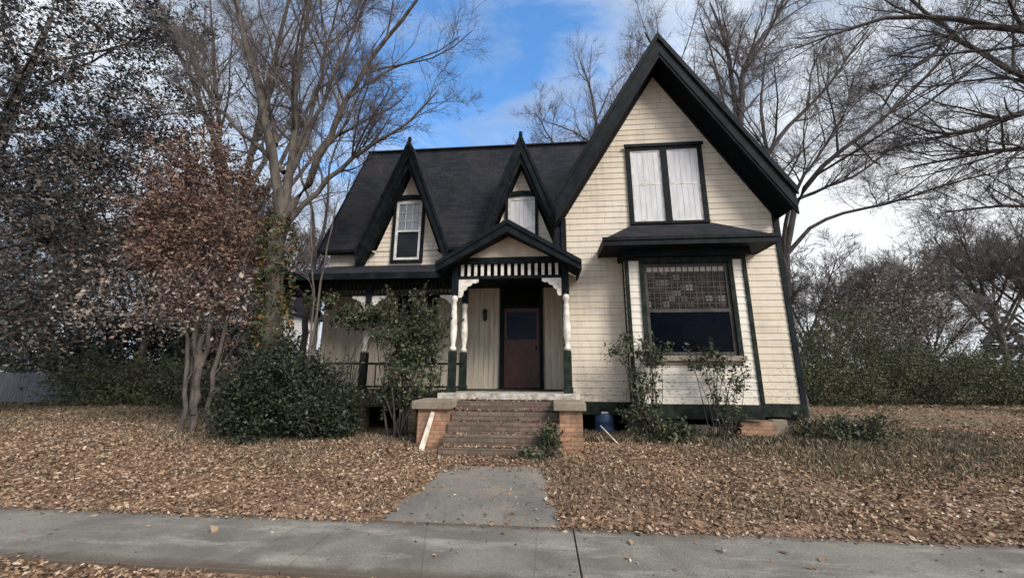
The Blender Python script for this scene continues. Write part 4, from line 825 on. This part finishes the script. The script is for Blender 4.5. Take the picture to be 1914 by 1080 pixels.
# ------------------------------------------------------------------ far left: white house and railings
F_ = empty('white_house', (-24, 25, .3), label='distant white boarded house glimpsed between the trees on the left', cat='house')
T = MB(); siding(T, lambda u, z, d: (u, 25 - d, z), spans(lambda z: -28.5, lambda z: -19.5), .9, 6.0, th=.03); siding(T, lambda u, z, d: (-19.5 + d, u, z), spans(lambda z: 25, lambda z: 31), .9, 6.0, th=.03)
T.box(-28.4, -19.6, 25.05, 30.9, .2, 5.9); T.build('wall', M['farwhite'], F_)
T = MB(); T.prism([(-28.9, 24.5, 5.9), (-28.9, 28, 8.2), (-28.9, 31.5, 5.9)], (9.8, 0, 0)); T.build('roof', M['roof'], F_)
for x in (-27, -24.6, -22.2):
    T = MB(); T.box(x, x + .9, 24.9, 24.96, 2.6, 4.3); wn_ = T.build('window', M['trim'], F_)
    T = MB(); T.box(x + .08, x + .82, 24.88, 24.9, 2.68, 4.22); T.build('pane', M['metal'], wn_)
F_ = empty('board_fence', (-21, 13.95, .3), label='low weathered grey board fence at the left edge, below the white railing', cat='fence')
T = MB(); x = -29.; k = 0
while x < -15: T.box(x + .006, x + .134, 13.93, 13.95, .25, 1.52 + .02 * math.sin(k * 2.3)); x += .14; k += 1
T.build('board_panel', simple('grey_fence_boards', (.10, .105, .125), (.16, .16, .18), 3, .85, .15, (6, 6, .6)), F_)
for x in (-25.5, -23.2, -20.9, -18.6): T = MB(); T.box(x - .05, x + .05, 13.96, 14.06, .1, 1.5); T.build('post', M['bark_dark'], F_)
T = MB(); T.box(-26, -15, 13.952, 13.99, 1.2, 1.28); T.build('rail', M['bark_dark'], F_)
F_ = empty('white_railing', (-32, 19.5, .3), label='low white railing beyond the road at the left edge', cat='railing')
T = MB(); x = -38.; 
while x < -23.5:
    T = MB(); T.box(x - .06, x + .06, 19.44, 19.56, .2, 2.05); T.build('post', M['farwhite'], F_); x += 1.2
T = MB(); T.box(-38, -23.5, 19.42, 19.46, 1.9, 2.0); T.box(-38, -23.5, 19.42, 19.46, 1.45, 1.53); T.build('rail', M['farwhite'], F_)

# far-off woods that read as one mass round the horizon
rng = np.random.default_rng(300); n = 26000
th = rng.uniform(R_(-85), R_(85), n); rd = rng.uniform(75, 110, n); hx = 7 + 3 * np.sin(th * 23) + 2 * np.sin(th * 61 + 1) + 1.5 * np.sin(th * 131)
P = np.stack([rd * np.sin(th), rd * np.cos(th), .3 + hx * rng.uniform(0, 1, n) ** .8], 1)
leafmesh('far_woods', P, 1.15, M['leaf_far'], None, rng, kind='stuff', label='grey brown winter woods along the far horizon', cat='woods')

# ------------------------------------------------------------------ ground cover
rng = np.random.default_rng(200)
def on_path(x, y): return (np.abs(x + .87 - .06 * (y - 4.5)) < .92 - .30 * np.clip(y - 5.2, 0, 2) - .04 * (y - 4.5) + .05 * np.sin(y * 7 + x) + .03 * np.sin(y * 21)) & (y < 5.85 + .06 * np.sin(x * 5) + .03 * np.sin(x * 17))
def scatter(n, x0, x1, y0, y1, f=None):
    x = rng.uniform(x0, x1, n); y = rng.uniform(y0, y1, n); k = np.ones(n, bool) if f is None else f(x, y); return x[k], y[k]
pts = []
edge = lambda x: 4.47 - .05 + .05 * np.sin(x * 3.1) + .03 * np.sin(x * 9.7)
hs_ = lambda x, y: ~((x > -2.1) & (x < .6) & (y > 6.55)) & ~((x > XL) & (x < XR) & (y > 8.5)) & ~((x > -6.6) & (x < XL) & (y > 8.5))
gn = lambda x, y: .5 + .5 * hnoise(x * .35 + 2, y * .45) + .22 * sstep(2.5, 6, x) * sstep(5.6, 6.4, y) * (1 - sstep(8.5, 10, y))
keep = lambda x, y, k=.95: rng.uniform(0, 1, len(x)) < np.clip(k - .62 * sstep(.55, .85, gn(x, y)), .3, 1)
pts.append(scatter(72000, -10.5, 8.5, 4.4, 7.0, lambda x, y: (y > edge(x)) & ~on_path(x, y) & hs_(x, y) & (np.abs(x) < y * 1.75 + 1) & keep(x, y)))
pts.append(scatter(86000, -17, 14, 7.0, 11.5, lambda x, y: hs_(x, y) & (np.abs(x) < y * 1.6 + 1) & keep(x, y)))
pts.append(scatter(30000, -18, 30, 11.5, 21, lambda x, y: hs_(x, y) & (x > 5.3) & (x < y * 1.4 + 1)))
pts.append(scatter(9000, -18, -6, 11.5, 13.4))
pts.append(scatter(14000, -8, 2, 2.4, 3.37, lambda x, y: (y < 3.34 - .02 * (x + 5) + .03 * np.sin(x * 8)) & (x < -.2) & keep(x, y)))
pts.append(scatter(4200, -8, 6, 4.26, 4.52, lambda x, y: (rng.uniform(0, 1, len(x)) < sstep(4.28, 4.5, y) * .8) & ((x < -1.9) | (x > .1) | (rng.uniform(0, 1, len(x)) < .3))))
pts.append(scatter(120, -7, 6, 3.4, 4.4)); pts.append(scatter(420, -1.9, .2, 4.5, 6.6, lambda x, y: (rng.uniform(0, 1, len(x)) < .3 + .7 * np.abs(x + .87) ** 2)))
pts.append(scatter(1500, -1.72, .24, 6.4, 7.56, lambda x, y: rng.uniform(0, 1, len(x)) < .25 + .75 * ((y - 6.41) % .23 > .12) * (np.abs(x + .74) / .98 + .2)))
x = np.concatenate([p[0] for p in pts]); y = np.concatenate([p[1] for p in pts])
def top(x, y):
    z = gz(x, y); z = np.where((y > 3.33) & (y < 4.46), .003, z); z = np.where(on_path(x, y) & (y > 4.49), z + .026, z)
    st_ = (x > -1.72) & (x < .24) & (y > 6.41) & (y < 7.56); k = np.clip(np.floor((7.56 - y) / .23), 0, 4); return np.where(st_, 1.06 - .165 * k, z)
P = np.stack([x, y, top(x, y) + rng.uniform(.002, .03, len(x)) * (1 + .9 * np.sin(x * 2.3 + 1.1 * y) * np.sin(y * 3.7 - x)) * np.where((y > 3.34) & (y < 4.42), .3, 1)], 1)
big = [(3.0, 3.62), (2.2, 3.78), (4.1, 3.72), (.8, 4.12), (1.6, 4.02), (2.15, 4.06), (2.4, 3.95), (-3.4, 4.0), (-1.0, 3.7)]
P = np.concatenate([P, np.array([(a, b, .018) for a, b in big])])
leafmesh('leaf_litter', P, np.concatenate([.045 + .004 * np.clip(P[:-len(big), 1] - 8, 0, 10), np.full(len(big), .10)]), M['leaf_ground'], None, rng, .62, kind='stuff', label='carpet of fallen brown leaves over the yard and sidewalk edges', cat='leaves')
# grass blades
def blades(name, x, y, h, mat, label):
    n = len(x); z = gz(x, y); a = rng.uniform(0, 2 * np.pi, n); h = np.where((x > .7) & (y > 7.3) & (y < 8.45) & (x < 5.6), h * 1.5, h); w_ = .006 + .0012 * np.clip(y - 6, 0, 10); dx, dy = np.cos(a) * w_, np.sin(a) * w_; hh = h * rng.uniform(.4, 1.3, n); lx, ly = rng.normal(0, .4, n) * hh, rng.normal(0, .4, n) * hh
    V = np.stack([np.stack([x - dx, y - dy, z - .01], 1), np.stack([x + dx, y + dy, z - .01], 1), np.stack([x + lx * .4 + dx * .6, y + ly * .4 + dy * .6, z + hh * .6], 1), np.stack([x + lx, y + ly, z + hh], 1)], 1).reshape(-1, 3)
    mesh_np(name, V, np.arange(4 * n).reshape(n, 4), M[mat], kind='stuff', label=label, cat='grass')
gx, gy = [], []
for n_, a_, b_, c_, d_, thr in ((42000, -8, 9, 4.7, 9.5, .6), (17000, 2.2, 9.5, 5.6, 10, .52), (9000, .7, 6.5, 7.6, 8.4, -9), (30000, -17, -8, 7, 14, .45), (30000, -22, -9, 11, 17, -9)):
    X_, Y_ = scatter(n_, a_, b_, c_, d_, lambda x, y: ~on_path(x, y) & hs_(x, y) & (gn(x, y) > thr + rng.uniform(-.12, .12, len(x)))); gx.append(X_); gy.append(Y_)
blades('grass', np.concatenate(gx), np.concatenate(gy), .075, 'grass', 'sparse winter grass among the fallen leaves')
